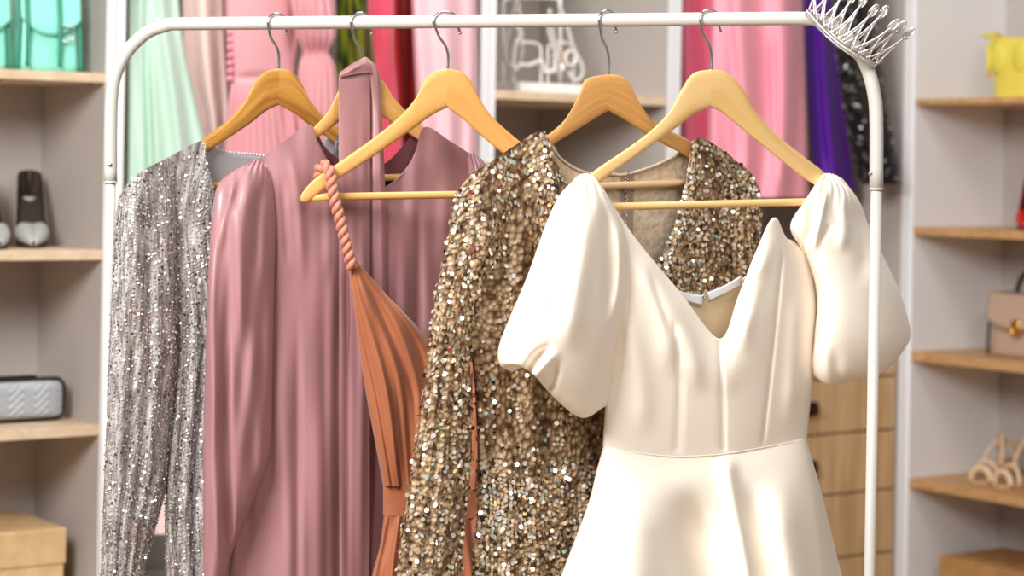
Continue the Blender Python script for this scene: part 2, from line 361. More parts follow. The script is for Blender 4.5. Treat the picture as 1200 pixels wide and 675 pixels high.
# ------------------------------------------------------------------ hangers
def hanger(px, deg, LT, LB, RT, RB, half, mat, bar, label, stem_top, mat_bar=None):
    """LT/LB: upper and lower outline of the left arm from the centre out; same for the right"""
    A = bar_at(px); pl = Plane(A, deg)
    h = thing('clothes_hanger', (A[0], A[1], float(pl.pt(px, 240)[2])), label, 'clothes hanger', 'wooden hangers on the rack')
    for T, B, u0 in ((LT, LB, 0), (RT, RB, 3.37)):
        k = 40; t = smooth_path(T, k); b = smooth_path(B, k); m = MB()
        V = []
        sup = [(math.copysign(abs(math.cos(a))**.45, math.cos(a)), math.copysign(abs(math.sin(a))**.45, math.sin(a))) for a in np.arange(16)/16*2*PI+PI/16]
        L = 0; UV = []
        for i in range(k):
            c = (t[i]+b[i])/2; e = (t[i]-b[i])/2
            f = 1.0
            if i > k-6: f = math.sqrt(max(.03, 1-((i-(k-6))/5)**2*.97))
            hh = half*(.72+.28*f) if i > k-6 else half
            for (x, y) in sup:
                q = c+e*x*f; V.append(pl.pt(q[0], q[1], hh*y)); UV.append((L+u0, x*.02+y*.004+u0))
            if i < k-1: L += np.linalg.norm(((t[i+1]+b[i+1])-(t[i]+b[i]))/2)/800
        Fc = gfaces(k, 16, True)+[tuple(range((k-1)*16, k*16))[::-1]]
        m.add(V, Fc, UV); m.build('arm', mat, h)
    # hook: wire in the hanger's plane looping over the rack bar
    sx = .0098/math.sin(math.radians(deg+6))+.0034; up = np.array((0, 0, 1.)); zt = float(pl.pt(px, stem_top)[2]-A[2])
    r0 = .0130
    path = [(0.004, zt-.012), (.004, zt), (.004, zt*.72), (-.001, zt*.52), (-.011, zt*.34), (-sx*.98, -.004)]
    an = np.linspace(PI, 0, 12)
    path += [(sx*math.cos(a), r0*math.sin(a)) for a in an]
    path += [(sx*.98, -.008), (sx*1.12, -.016)]
    W = [A+pl.dir*x+up*z for x, z in path]
    m = MB().tube(smooth_path(W, 60), .0020, 8); m.ball(W[-1], .0026, 8); m.build('hook', M['chrome'], h)
    (x0, y0), (x1, y1) = bar
    a, b = pl.pt(x0, y0), pl.pt(x1, y1)
    MB().tube([a+(b-a)*t for t in np.linspace(0, 1, 12)], .0055, 12).build('trouser_bar', mat_bar or mat, h)
    return h, pl
H1, P1 = hanger(325, 42, [(327, 80), (312, 83), (298, 96), (287, 118), (268, 140), (241, 160), (212, 182), (183, 202), (158, 220)],
   [(327, 123), (312, 130), (293, 145), (266, 163), (240, 179), (217, 193), (194, 208), (180, 222), (170, 232)],
   [(327, 80), (341, 83), (352, 95), (362, 115), (376, 133), (396, 150), (420, 168), (450, 190)], [(327, 123), (346, 134), (364, 148), (383, 161), (397, 171), (420, 186), (436, 200), (446, 212)],
   .0070, M['hw1'], ((188, 222), (440, 205)), 'golden grained hanger holding the silver sequin dress', 80)
H2, P2 = hanger(423, 38, [(424, 86), (410, 90), (397, 106), (386, 128), (371, 146), (350, 163), (325, 180), (300, 198)],
   [(424, 125), (407, 135), (388, 150), (372, 162), (358, 173), (335, 189), (318, 202), (306, 212)],
   [(424, 86), (438, 88), (450, 96), (462, 115), (478, 132), (497, 149), (525, 172), (556, 196)], [(424, 125), (440, 132), (458, 143), (478, 156), (496, 168), (522, 184), (540, 198), (553, 208)],
   .0060, M['hw2'], ((312, 212), (552, 206)), 'pale hanger under the dusty pink satin dress, its peak wrapped by the sash', 84)
H3, P3 = hanger(523, 29, [(524, 80), (508, 84), (497, 95), (487, 115), (469, 136), (440, 160), (402, 187), (372, 207), (350, 226)],
   [(524, 126), (505, 136), (480, 154), (450, 175), (420, 195), (392, 213), (372, 228), (362, 236), (352, 242)],
   [(524, 80), (541, 84), (552, 95), (562, 115), (577, 137), (606, 163), (640, 190), (672, 214)], [(524, 126), (544, 141), (566, 161), (588, 179), (620, 203), (640, 218), (652, 226), (664, 232)],
   .0070, M['hw3'], ((364, 231), (662, 226)), 'honey coloured hanger with the twisted terracotta strap over its left tip', 80)
H4, P4 = hanger(712, 42, [(713, 87), (697, 89), (685, 94), (678, 112), (662, 140), (640, 160), (618, 180), (598, 197)],
   [(713, 130), (699, 138), (680, 150), (655, 165), (635, 179), (620, 190), (610, 200), (603, 207)],
   [(713, 87), (726, 88), (737, 95), (746, 115), (759, 136), (780, 150), (800, 160), (817, 168)], [(713, 130), (734, 142), (758, 158), (783, 172), (797, 179), (805, 184), (810, 188), (814, 190)],
   .0085, M['hw4'], ((612, 222), (812, 214)), 'beech hanger with a flat squared peak holding the gold sequin dress', 87, M['raw_wood'])
H5, P5 = hanger(832, 36, [(833, 81), (812, 86), (798, 106), (785, 130), (764, 152), (735, 174), (708, 192), (686, 208), (666, 226)],
   [(833, 126), (815, 133), (795, 148), (770, 166), (742, 186), (716, 204), (698, 218), (685, 231), (676, 243)],
   [(833, 81), (850, 84), (868, 100), (885, 130), (910, 157), (940, 182), (966, 202), (984, 222)], [(833, 126), (846, 132), (862, 145), (890, 168), (920, 192), (944, 210), (958, 220), (966, 232), (972, 243)][:8],
   .0075, M['hw5'], ((688, 243), (968, 236)), 'light maple hanger holding the cream dress, nearest the right end of the rack', 81)
PLANES = dict(P1=P1, P2=P2, P3=P3, P4=P4, P5=P5)

def dress(name, pl, label, cat='dress', px=600):
    b = pl.pt(px, 900); return thing(name, (b[0], b[1], max(.3, float(b[2]))), label, cat)

# ------------------------------------------------------------------ silver sequin dress
SIL = [(.34, (.74, .72, .71, 1)), (.2, (.46, .44, .43, 1)), (.30, (.97, .96, .95, 1)), (.08, (.12, .11, .11, 1)), (.08, (.75, .66, .58, 1)), (.03, (.5, .22, .2, 1))]
d1 = dress('silver_sequin_dress', P1, 'long-sleeved silver grey sequin dress at the left end of the rack', px=300)
o, Pg, Gg = tube('bodice', P1, [
  [(166, 202), (205, 180), (238, 165), (241, 186), (249, 214), (265, 250), (292, 275), (325, 280), (360, 255), (384, 215), (397, 156), (425, 176), (452, 193)],
  [(185, 270), (205, 270), (222, 272), (236, 275), (250, 282), (268, 290), (292, 296), (325, 298), (358, 292), (382, 280), (402, 272), (424, 270), (445, 270)],
  [(206, 400), (220, 400), (234, 400), (248, 400), (264, 400), (280, 400), (298, 400), (325, 400), (350, 400), (372, 400), (392, 400), (414, 400), (432, 400)],
  [(194, 580), (209, 580), (224, 580), (240, 580), (258, 580), (278, 580), (300, 580), (325, 580), (350, 580), (374, 580), (398, 580), (420, 580), (442, 580)],
  [(194, 690), (210, 690), (226, 690), (242, 690), (260, 690), (280, 690), (302, 690), (326, 690), (352, 690), (376, 690), (400, 690), (424, 690), (446, 690)],
  [(190, 900), (207, 900), (224, 900), (241, 900), (260, 900), (280, 900), (302, 900), (326, 900), (352, 900), (378, 900), (404, 900), (430, 900), (454, 900)]],
  M['silver_cloth'], d1, T=[.018, .024, .03, .035, .035, .035], B=[.012, .02, .03, .035, .035, .035], folds=[pleats(9, .003, .2), rumple(.003, 14, 60, 3)], nu=90, nv=90)
sequins(o, Pg, Gg, .0062, .0052, .0019, SIL, .85, mask=lambda x, y: np.where(x < 255, 1, .0)+np.where((x > 380) & (y < 220), 1, 0), seed=2)
sheet('back_lining', P1, [
  [(168, 203), (204, 181), (238, 167), (262, 177), (290, 180), (325, 182), (362, 174), (397, 158), (424, 177), (450, 193)],
  [(185, 268), (210, 268), (240, 268), (262, 268), (290, 268), (325, 268), (362, 268), (390, 268), (418, 268), (442, 268)],
  [(205, 400), (230, 400), (255, 400), (280, 400), (305, 400), (325, 400), (350, 400), (380, 400), (410, 400), (430, 400)]], M['grey_lining'], d1, T=[-.008, -.014, -.02], nu=40, nv=30, thick=.001)
m = MB(); tr = smooth_path([(238, 167), (262, 177), (290, 180), (325, 182), (362, 174), (397, 158)], 46)
for x, y in tr: m.ball(P1.pt(x, y, -.008), .0019, 6)
m.build('beaded_neckline', M['glass_bead'], d1)
def sleeve1(rows, seed):
    o, Pg, Gg = tube('sleeve', P1, rows, M['silver_cloth'], d1, B=.024, T=[.024, .032, .036, .034, .032, .03, .03, .028, .026], folds=[rumple(.0035, 10, 70, seed), pleats(5, .0022, .05, warp=1.2)], nu=60, nv=110)
    sequins(o, Pg, Gg, .0058, .0048, .0019, SIL, .92, seed=seed+10)
sleeve1([[(141, 229), (153, 211), (169, 199), (186, 190), (203, 184)], [(136, 256), (150, 248), (168, 243), (188, 240), (208, 243)],
  [(132, 325), (150, 322), (170, 320), (191, 322), (211, 328)], [(128, 410), (148, 410), (170, 410), (191, 408), (211, 405)], [(125, 490), (143, 490), (164, 488), (185, 484), (206, 480)],
  [(122, 560), (138, 560), (157, 560), (178, 557), (199, 553)], [(120, 620), (134, 620), (149, 619), (167, 616), (184, 612)], [(118, 675), (131, 674), (145, 672), (159, 667), (171, 660)], [(116, 720), (127, 720), (139, 720), (150, 718), (160, 715)]], 4)
sleeve1([[(440, 184), (446, 188), (452, 192), (458, 197), (463, 203)], [(434, 250), (443, 246), (452, 245), (461, 247), (470, 252)], [(430, 325), (441, 322), (451, 320), (462, 322), (473, 328)],
  [(430, 410), (440, 410), (452, 410), (463, 408), (474, 405)], [(432, 490), (442, 490), (453, 488), (464, 484), (474, 480)], [(434, 560), (443, 560), (454, 560), (464, 557), (474, 553)],
  [(436, 620), (445, 620), (454, 619), (463, 616), (472, 612)], [(438, 675), (446, 674), (454, 672), (462, 667), (470, 660)], [(440, 720), (447, 720), (454, 720), (461, 718), (468, 715)]], 5)

# ------------------------------------------------------------------ dusty pink satin dress
d2 = dress('satin_dress', P2, 'dusty pink satin dress with long gathered sleeves, second from the left', px=440)
R0 = [(300, 189), (332, 166), (363, 146), (372, 167), (388, 196), (412, 219), (438, 226), (462, 213), (484, 187), (497, 149), (530, 167), (561, 187)]
o, Pg, Gg = tube('bodice', P2, [R0,
  [(319, 250), (334, 246), (350, 244), (368, 246), (388, 252), (412, 259), (438, 262), (464, 258), (488, 250), (512, 246), (537, 248), (560, 254)],
  [(321, 330), (334, 328), (348, 327), (366, 328), (388, 330), (412, 332), (438, 333), (464, 332), (488, 330), (512, 328), (536, 328), (557, 332)],
  [(312, 430, -.012), (329, 430, -.004), (347, 430), (365, 430), (387, 430), (411, 430), (438, 430), (466, 430), (492, 430), (516, 430), (540, 430), (560, 430)],
  [(288, 560, -.024), (318, 560, -.014), (347, 560), (365, 560), (387, 560), (411, 560), (440, 560), (470, 560), (498, 560), (526, 560), (552, 560), (574, 560)],
  [(262, 700, -.028), (306, 700, -.020), (346, 700), (365, 700), (388, 700), (413, 700), (443, 700), (474, 700), (504, 700), (534, 700), (562, 700), (588, 700)],
  [(250, 900, -.028), (300, 900, -.02), (344, 900), (365, 900), (390, 900), (416, 900), (446, 900), (478, 900), (510, 900), (542, 900), (574, 900), (602, 900)]],
  M['satin'], d2, pw=.3, T=[.014, .024, .026, .026, .028, .03, .03], B=[.010, .018, .020, .014, .010, .008, .008],
  folds=[ridge([(334, 320), (333, 700), (330, 900)], 9, .007), ridge([(349, 330), (348, 900)], 5, -.006), ridge([(372, 300), (372, 700), (374, 900)], 12, .006), ridge([(398, 250), (397, 900)], 7, -.010), ridge([(380, 300), (384, 900)], 5, -.003), ridge([(424, 280), (426, 900)], 7, .004), ridge([(450, 280), (455, 900)], 10, -.006),
         ridge([(500, 260), (505, 900)], 14, .005), ridge([(340, 170), (350, 240), (356, 340)], 6, .004), ridge([(330, 200), (338, 320)], 5, -.004), ridge([(385, 215), (384, 330)], 6, .004), ridge([(470, 230), (476, 420)], 8, .006), ridge([(490, 215), (492, 420)], 5, -.005), rumple(.0012, 5, 70, 19), ridge([(525, 200), (515, 330)], 9, .004), ridge([(548, 210), (540, 400)], 6, -.004), rumple(.0018, 18, 50, 9)], nu=120, nv=120)
P, G, U, V = grid(P2, [
  [(301, 190), (332, 168), (363, 148), (384, 176), (410, 192), (436, 196), (456, 188), (480, 162), (497, 150), (530, 168), (560, 188)],
  [(318, 250), (335, 246), (355, 246), (384, 250), (410, 254), (436, 256), (458, 254), (480, 250), (505, 247), (535, 248), (558, 254)],
  [(321, 330), (338, 330), (360, 330), (384, 330), (410, 330), (436, 330), (458, 330), (482, 330), (508, 330), (535, 330), (556, 330)]], T=[-.006, -.012, -.02], nu=50, nv=30)
mk('back_lining', P, gfaces(30, 50), M['satin_in'], d2, guv(P).reshape(-1, 2))
m = MB()
for poly in ([(363, 146), (372, 167), (388, 196), (412, 219), (438, 226), (462, 213), (484, 187), (497, 149)],):
    q = smooth_path(poly, 60); n = len(q); w = [.0125*math.sin(PI*min(1, max(0, (i/n*.55+.22))))*.9 for i in range(n)]
    m.tube([P2.pt(x, y, w[i]) for i, (x, y) in enumerate(q)], .0018, 8)
m.build('neck_binding', M['satin'], d2)
def sleeve2(rows, T, folds, nu=70):
    return tube('sleeve', P2, rows, M['satin'], d2, T=T, B=[.7*t for t in T], folds=folds, nu=nu, nv=130, pw=.32)
sleeve2([[(286, 194), (293, 188), (301, 187), (310, 194), (319, 206)], [(257, 214), (274, 207), (294, 207), (310, 212), (322, 226)], [(248, 255), (268, 250), (290, 250), (308, 255), (324, 265)],
  [(243, 340), (264, 340), (288, 340), (305, 340), (322, 340)], [(240, 440), (260, 440), (284, 440), (303, 440), (320, 440)], [(238, 530), (258, 530), (281, 530), (301, 528), (318, 524)],
  [(238, 570), (255, 570), (274, 570), (293, 567), (308, 562)], [(238, 620), (251, 620), (265, 618), (278, 613), (290, 604)], [(238, 675), (246, 674), (255, 672), (262, 666), (269, 658)], [(238, 740), (242, 740), (246, 738), (250, 735), (254, 730)]],
  [.014, .032, .042, .045, .045, .042, .04, .034, .028, .02],
  [ridge([(252, 240), (250, 340), (249, 460), (252, 600), (262, 700)], 7, .012), ridge([(266, 300), (264, 420), (264, 520), (270, 640), (274, 690)], 5, -.014), ridge([(296, 190), (284, 250), (280, 330), (288, 430)], 9, .008), ridge([(308, 205), (302, 260), (300, 340)], 6, -.006),
   ridge([(278, 200), (264, 250), (258, 300)], 5, .006), ridge([(300, 380), (292, 460), (280, 560)], 10, .006), pleats(9, .0016, -1, .14, fade=.12, warp=1), rumple(.0022, 9, 60, 12), rumple(.0013, 4, 40, 14)])
sleeve2([[(545, 178), (553, 180), (560, 183), (566, 188), (571, 196)], [(550, 215), (560, 208), (570, 205), (580, 208), (588, 216)], [(556, 260), (568, 255), (580, 254), (592, 258), (602, 266)],
  [(562, 340), (575, 340), (590, 340), (604, 340), (616, 340)], [(564, 440), (578, 440), (593, 440), (608, 440), (620, 440)], [(566, 530), (580, 530), (594, 530), (608, 528), (620, 524)], [(568, 620), (580, 620), (592, 618), (604, 613), (616, 604)], [(570, 700), (580, 700), (590, 698), (600, 695), (608, 690)]],
  [.012, .026, .034, .036, .036, .034, .03, .024], [ridge([(575, 200), (585, 330), (590, 440)], 9, .006), pleats(8, .0016, -1, .16, fade=.12)], 40)
# ribbon sash folded over the hook of the second hanger
sash = thing('fabric_belt', tuple(P2.pt(430, 700, .06)), 'dusty pink satin sash folded over a hanger peak and hanging down', 'sash')
def dz(y): return .020+.016*min(1, max(0, (y-120)/130))
tube('front_tail', P2, [[(398, 86, .012), (407, 80, .014), (416, 76, .014), (426, 76, .014), (436, 82, .012)], [(397, 90, .018), (406, 91, .019), (416, 91, .019), (426, 91, .019), (434, 91, .018)]] +
  [[(397+.2*i, y, dz(y)), (407, y, dz(y)), (416, y, dz(y)), (425, y, dz(y)), (434-.1*i, y, dz(y))] for i, y in enumerate((120, 180, 250, 340, 450, 560, 700, 820))],
  M['satin'], sash, T=[.001]+[.002]*9, B=.001, folds=[ridge([(424, 100), (426, 240), (424, 500), (420, 800)], 5, .003), ridge([(408, 120), (407, 800)], 4, -.0025), rumple(.0012, 7, 60, 5)], nu=30, nv=90)
tube('rear_tail', P2, [[(424, 68, .004), (429, 67, .004), (434, 70, .004), (438, 74, .004), (441, 80, .004)], [(428, 80, .014), (433, 78, .016), (438, 79, .016), (442, 82, .016), (445, 88, .014)]] +
  [[(432+.3*i, y, dz(y)-.01), (437+.9*i, y, dz(y)-.004), (441+1.5*i, y, dz(y)-.003), (445+2.0*i, y, dz(y)-.004), (447+2.8*i, y, dz(y)-.01)] for i, y in enumerate((120, 180, 250, 340, 400, 440))],
  M['satin'], sash, T=[.001]+[.002]*7, B=.001, folds=[ridge([(441, 100), (446, 200), (450, 400)], 4, .003)], nu=24, nv=60)
m, _, _ = tube('peak_fold', P2, [[(398, 85, .012), (409, 77, .010), (419, 71, .008), (428, 68, .006), (436, 73, .008)], [(398, 88, .021), (410, 82, .022), (421, 77, .021), (431, 75, .018), (440, 80, .012)], [(397, 91, .020), (410, 88, .022), (422, 86, .022), (432, 85, .020), (442, 88, .014)]],
  M['satin'], sash, T=.003, B=.001, folds=[ridge([(406, 84), (428, 72)], 3, .003)], nu=24, nv=18)

# ------------------------------------------------------------------ terracotta dress with a twisted strap
d3 = dress('terracotta_dress', P3, 'terracotta gathered dress with a twisted rope strap on the middle hanger', px=490)
def rope(pts, r=.0046, pitch=.024, name='rope_strap'):
    q = smooth_path(pts, 150); Pw = np.array([P3.pt(p[0], p[1], p[2]) for p in q]); T = np.gradient(Pw, axis=0); T /= np.linalg.norm(T, axis=1)[:, None]
    L = np.concatenate([[0], np.cumsum(np.linalg.norm(np.diff(Pw, axis=0), axis=1))]); N = np.cross(T, P3.n); N /= np.linalg.norm(N, axis=1)[:, None]; B = np.cross(T, N)
    m = MB()
    for ph in (0, PI):
        a = 2*PI*L/pitch+ph; m.tube(Pw+.0042*(np.cos(a)[:, None]*N+np.sin(a)[:, None]*B), r, 10)
    return m.build(name, M['rope'], d3)
rope([(376, 214, -.016), (374, 200, -.012), (380, 194, .002), (386, 200, .016), (390, 225, .020), (398, 256, .020), (406, 288, .020), (413, 314, .018)])
rope([(668, 224, -.012), (664, 204, -.010), (656, 204, .004), (652, 212, .016), (648, 240, .02), (640, 280, .02), (632, 312, .016)])
tfold = [pleats(5, .0024, .08, fade=.3, warp=1.4), pleats(11, .0012, .3, fade=.4, warp=1.8), rumple(.0025, 9, 70, 21)]
tube('bodice', P3, [[(409, 308), (412, 306), (414, 305), (417, 306), (420, 308)], [(411, 332), (418, 330), (426, 328), (437, 330), (448, 340)], [(419, 392), (432, 387), (450, 384), (474, 386), (504, 402)],
  [(428, 455), (446, 450), (468, 448), (496, 452), (530, 466)], [(440, 520), (456, 518), (476, 518), (502, 520), (534, 528)], [(449, 569), (464, 570), (482, 571), (505, 573), (530, 575)]],
  M['terracotta'], d3, B=[.006, .008, .01, .012, .012, .012], T=[.008, .014, .020, .024, .024, .020], folds=tfold+[ridge([(414, 310), (440, 400), (462, 500), (468, 570)], 5, .006), ridge([(420, 312), (462, 400), (500, 500)], 5, -.006)], nu=70, nv=80)
tube('bodice', P3, [[(628, 314), (631, 311), (633, 310), (636, 312), (639, 315)], [(604, 340), (614, 334), (624, 331), (634, 333), (640, 338)], [(560, 402), (582, 390), (602, 387), (622, 390), (642, 394)],
  [(536, 466), (562, 454), (588, 450), (612, 452), (636, 456)], [(534, 528), (556, 520), (578, 518), (602, 520), (624, 522)], [(532, 575), (552, 574), (572, 572), (592, 571), (612, 570)]],
  M['terracotta'], d3, T=[.008, .014, .022, .028, .028, .022], folds=tfold, nu=50, nv=50)
tube('waistband', P3, [[(449, 569), (485, 571), (530, 575), (575, 572), (612, 570)], [(449, 587), (485, 589), (530, 592), (575, 590), (613, 588)], [(449, 604), (485, 606), (530, 608), (575, 606), (613, 605)]],
  M['terracotta'], d3, T=.022, B=.014, folds=[rumple(.001, 12, 12, 3)], nu=50, nv=14)
tube('skirt', P3, [[(450, 604), (486, 606), (530, 608), (575, 606), (612, 605)], [(445, 640), (484, 642), (530, 644), (578, 642), (620, 640)], [(435, 680), (480, 682), (530, 684), (582, 682), (630, 680)], [(418, 780), (470, 782), (530, 784), (590, 782), (646, 780)], [(395, 960), (455, 960), (530, 960), (600, 960), (666, 960)]],
  M['terracotta'], d3, B=[.014, .018, .02, .03, .04], T=[.022, .03, .036, .045, .05], folds=[pleats(9, .004, -.05, fade=.12, warp=1.5), pleats(17, .0015, -.05, fade=.12, warp=1.2)], nu=120, nv=50)

# ------------------------------------------------------------------ gold sequin dress
GOLD = [(.30, (.80, .66, .48, 1)), (.15, (.48, .34, .20, 1)), (.36, (.98, .94, .87, 1)), (.07, (.06, .045, .03, 1)), (.05, (.62, .86, .80, 1)), (.006, (.75, .05, .07, 1)), (.08, (.98, .74, .42, 1))]
d4 = dress('gold_sequin_dress', P4, 'long-sleeved champagne gold sequin dress with a deep neckline, left of the cream one', px=690)
gf = [rumple(.0035, 11, 45, 31), pleats(13, .0025, .05, warp=1.5)]
o, Pg, Gg = tube('bodice', P4, [
  [(552, 207), (598, 174), (636, 154), (650, 185), (682, 245), (722, 300), (752, 330), (770, 312), (790, 262), (803, 214), (815, 163), (850, 178), (883, 208)],
  [(545, 290), (582, 282), (616, 280), (648, 290), (684, 318), (720, 345), (752, 360), (776, 345), (798, 322), (816, 300), (836, 284), (862, 276), (890, 276)],
  [(547, 380), (580, 378), (614, 378), (648, 384), (684, 394), (720, 402), (752, 404), (778, 400), (800, 394), (820, 388), (840, 384), (862, 380), (886, 378)],
  [(556, 450), (585, 450), (617, 450), (650, 450), (684, 450), (720, 450), (750, 450), (776, 448), (800, 446), (820, 444), (840, 442), (862, 440), (882, 438)],
  [(560, 576), (588, 570), (620, 562), (652, 553), (686, 545), (720, 537), (750, 530), (776, 525), (800, 520), (820, 517), (840, 514), (862, 510), (884, 506)],
  [(553, 690), (584, 690), (618, 690), (652, 688), (688, 686), (722, 684), (754, 682), (782, 680), (808, 678), (832, 676), (856, 674), (880, 672), (900, 670)],
  [(545, 960), (580, 960), (616, 960), (652, 960), (690, 960), (726, 960), (760, 960), (790, 960), (820, 960), (848, 960), (876, 960), (902, 960), (924, 960)]],
  M['gold_cloth'], d4, pw=.4, T=[.018, .026, .030, .030, .028, .034, .04], B=[.012, .02, .03, .034, .03, .04, .045],
  folds=gf+[ridge([(575, 573), (700, 540), (860, 510)], 4, -.006), ridge([(640, 170), (660, 260), (700, 330)], 7, .006), ridge([(820, 170), (800, 260), (785, 320)], 9, .006), ridge([(850, 200), (830, 320)], 6, -.006), ridge([(600, 300), (640, 440), (680, 540)], 12, .006)], nu=130, nv=140)
gm = lambda x, y: np.clip(np.where(y < 240, .9, np.where(y < 300, .45, .22))+np.where(y > 540, .55, 0)+np.where((y > 420) & (x < 580), .4, 0)+np.where((x > 760) & (y < 360), .7, 0), 0, 1)
sequins(o, Pg, Gg, .0078, .0066, .0034, GOLD, 1., mask=gm, seed=41, tilt=.45, lift=.002)
sheet('back_lining', P4, [
  [(556, 206), (598, 176), (637, 157), (660, 188), (688, 203), (735, 205), (770, 194), (797, 180), (815, 165), (850, 180), (880, 208)],
  [(548, 285), (585, 280), (620, 280), (655, 282), (688, 286), (735, 288), (770, 286), (800, 284), (828, 282), (858, 280), (886, 280)],
  [(548, 380), (580, 380), (618, 380), (655, 382), (690, 384), (735, 386), (770, 386), (800, 384), (828, 382), (858, 380), (884, 380)]], M['gold_in'], d4, T=[-.006, -.014, -.022], nu=50, nv=40, thick=.001)
q = smooth_path([(637, 155), (650, 178), (668, 194), (690, 203), (715, 204), (735, 204), (770, 193), (797, 179), (815, 165)], 60)
MB().tube([P4.pt(x, y, -.004) for x, y in q], .0022, 8).build('neck_piping', M['gold_in'], d4)
zp = MB()
for k in range(60):
    y = 201+k*1.9; zp.box(P4.pt(735-k*.05+(1 if k % 2 else -1), y, -.003), (.0018, .0014, .0008), np.array((P4.dir, P4.n, (0, 0, 1))), bev=0)
zp.build('zip', M['chrome'], d4)
zt = MB(); Pz, _, _, _ = grid(P4, [[(727, 200, -.0045), (735, 199, -.0045), (743, 200, -.0045)], [(726, 260, -.010), (734, 260, -.010), (742, 260, -.010)], [(724, 316, -.016), (732, 316, -.016), (740, 316, -.016)]], nu=6, nv=20)
zt.add(Pz, gfaces(20, 6)); zt.build('zip_tape', M['zip_tape'], d4)
def sleeve4(rows, seed, T, dens=.66):
    o, Pg, Gg = tube('sleeve', P4, rows, M['gold_cloth'], d4, T=T, folds=[rumple(.003, 9, 55, seed), pleats(5, .0025, .02, warp=1.5)], nu=60, nv=110)
    sequins(o, Pg, Gg, .0078, .0066, .0034, GOLD, dens, seed=seed, tilt=.45, lift=.002)
sleeve4([[(537, 222), (551, 205), (568, 194), (584, 186), (600, 182)], [(530, 248), (546, 236), (565, 228), (584, 226), (602, 230)], [(523, 290), (540, 284), (557, 280), (574, 284), (590, 292)],
  [(510, 350), (523, 350), (536, 350), (548, 352), (559, 358)], [(500, 435), (513, 436), (527, 437), (540, 437), (551, 437)], [(485, 536), (502, 537), (520, 538), (538, 538), (553, 534)], [(475, 600), (493, 602), (512, 603), (531, 601), (546, 595)],
  [(466, 660), (485, 662), (505, 664), (525, 662), (541, 655)], [(458, 740), (478, 744), (500, 746), (520, 744), (538, 736)]], 51, [.022, .03, .034, .032, .03, .032, .032, .032, .03])
sleeve4([[(866, 190), (873, 196), (880, 203), (885, 211), (888, 220)], [(858, 240), (866, 238), (875, 238), (883, 241), (891, 247)], [(852, 300), (862, 299), (872, 299), (882, 300), (890, 302)],
  [(850, 400), (860, 400), (870, 400), (881, 400), (890, 400)], [(850, 500), (861, 500), (872, 500), (882, 500), (893, 500)], [(852, 640), (862, 640), (874, 640), (884, 640), (896, 640)]], 52, [.012, .022, .026, .028, .03, .03], .7)

# ------------------------------------------------------------------ cream puff-sleeve dress
d5 = dress('cream_dress', P5, 'cream crepe dress with short puff sleeves and a flared skirt, at the right', px=830)
sheetf = [ridge([(790, 372), (796, 440), (793, 534)], 2.5, -.005, .1, .05), ridge([(843, 397), (846, 460), (847, 532)], 2.2, -.0045, .05, .05), ridge([(917, 290), (906, 400), (893, 523)], 2.2, -.0045, .1, .05),
          ridge([(744, 290), (776, 370), (786, 450)], 11, .008), ridge([(770, 330), (806, 400), (818, 470)], 10, .007), ridge([(758, 310), (790, 400)], 5, -.005), ridge([(725, 330), (750, 440), (752, 520)], 12, .006),
          ridge([(905, 270), (880, 350), (868, 420)], 9, .008), ridge([(935, 330), (930, 420), (925, 510)], 10, .007), ridge([(893, 310), (870, 380)], 6, -.003)]
row0 = [(700, 212, .006), (742, 276, .010), (797, 343, .014), (843, 397, .018), (866, 345, .020), (888, 290, .024), (907, 255, .026), (922, 280, .018), (950, 302, .0)]
o, Pg, Gg = sheet('bodice_front', P5, [row0,
  [(716, 300), (752, 346, .01), (797, 398, .012), (845, 436, .012), (868, 412, .012), (888, 372, .014), (905, 348, .014), (928, 352, .010), (956, 365)],
  [(718, 400), (750, 424), (795, 450), (847, 470), (868, 462), (887, 448), (902, 440), (926, 436), (953, 436)],
  [(710, 480), (746, 490), (794, 500), (847, 505), (868, 503), (886, 498), (899, 494), (922, 488), (947, 484)],
  [(707, 523), (742, 530), (793, 535), (847, 531), (868, 528), (885, 525), (896, 523), (918, 520), (945, 515)]],
  M['cream'], d5, T=[.015, .035, .042, .036, .030], folds=sheetf, nu=110, nv=110, thick=.0022)
sheet('bodice_back', P5, [
  [(700, 213), (745, 288), (796, 346), (823, 347), (868, 328), (900, 300), (922, 280), (950, 300)],
  [(716, 320), (745, 360), (796, 398), (823, 400), (868, 390), (900, 370), (926, 350), (955, 365)],
  [(718, 420), (750, 440), (796, 455), (830, 458), (868, 455), (900, 450), (928, 440), (952, 440)],
  [(707, 523), (742, 528), (793, 530), (830, 530), (868, 528), (896, 525), (918, 521), (945, 515)]], M['cream_in'], d5, T=[-.004, -.014, -.022, -.026], folds=[rumple(.001, 20, 30, 2)], nu=60, nv=60, thick=.0015)
for (xa, ya, xb, yb) in ((795, 345, 824, 352), (829, 348, 869, 329)):
    q = [[(xa, ya-5, .001), ((xa+xb)/2, (ya+yb)/2-4, .001), (xb, yb-6, .001)], [(xa+2, ya+5, .0), ((xa+xb)/2, (ya+yb)/2+6, .0), (xb-1, yb+6, .0)]]
    sheet('ribbon_band', P5, q, M['ribbon_w'], d5, T=.002, nu=16, nv=6, thick=.0012)
m = MB(); c = P5.pt(826, 347, .004); an = np.linspace(0, 2*PI, 14)[:-1]
m.tube([c+.0042*(np.cos(a)*P5.dir+np.sin(a)*np.array((0, 0, 1)))+P5.n*.001 for a in an], .001, 6, closed=True); m.tube([c-P5.dir*.004, c+P5.dir*.004+P5.n*.002], .001, 6)
m.build('hook_and_eye', M['chrome'], d5)
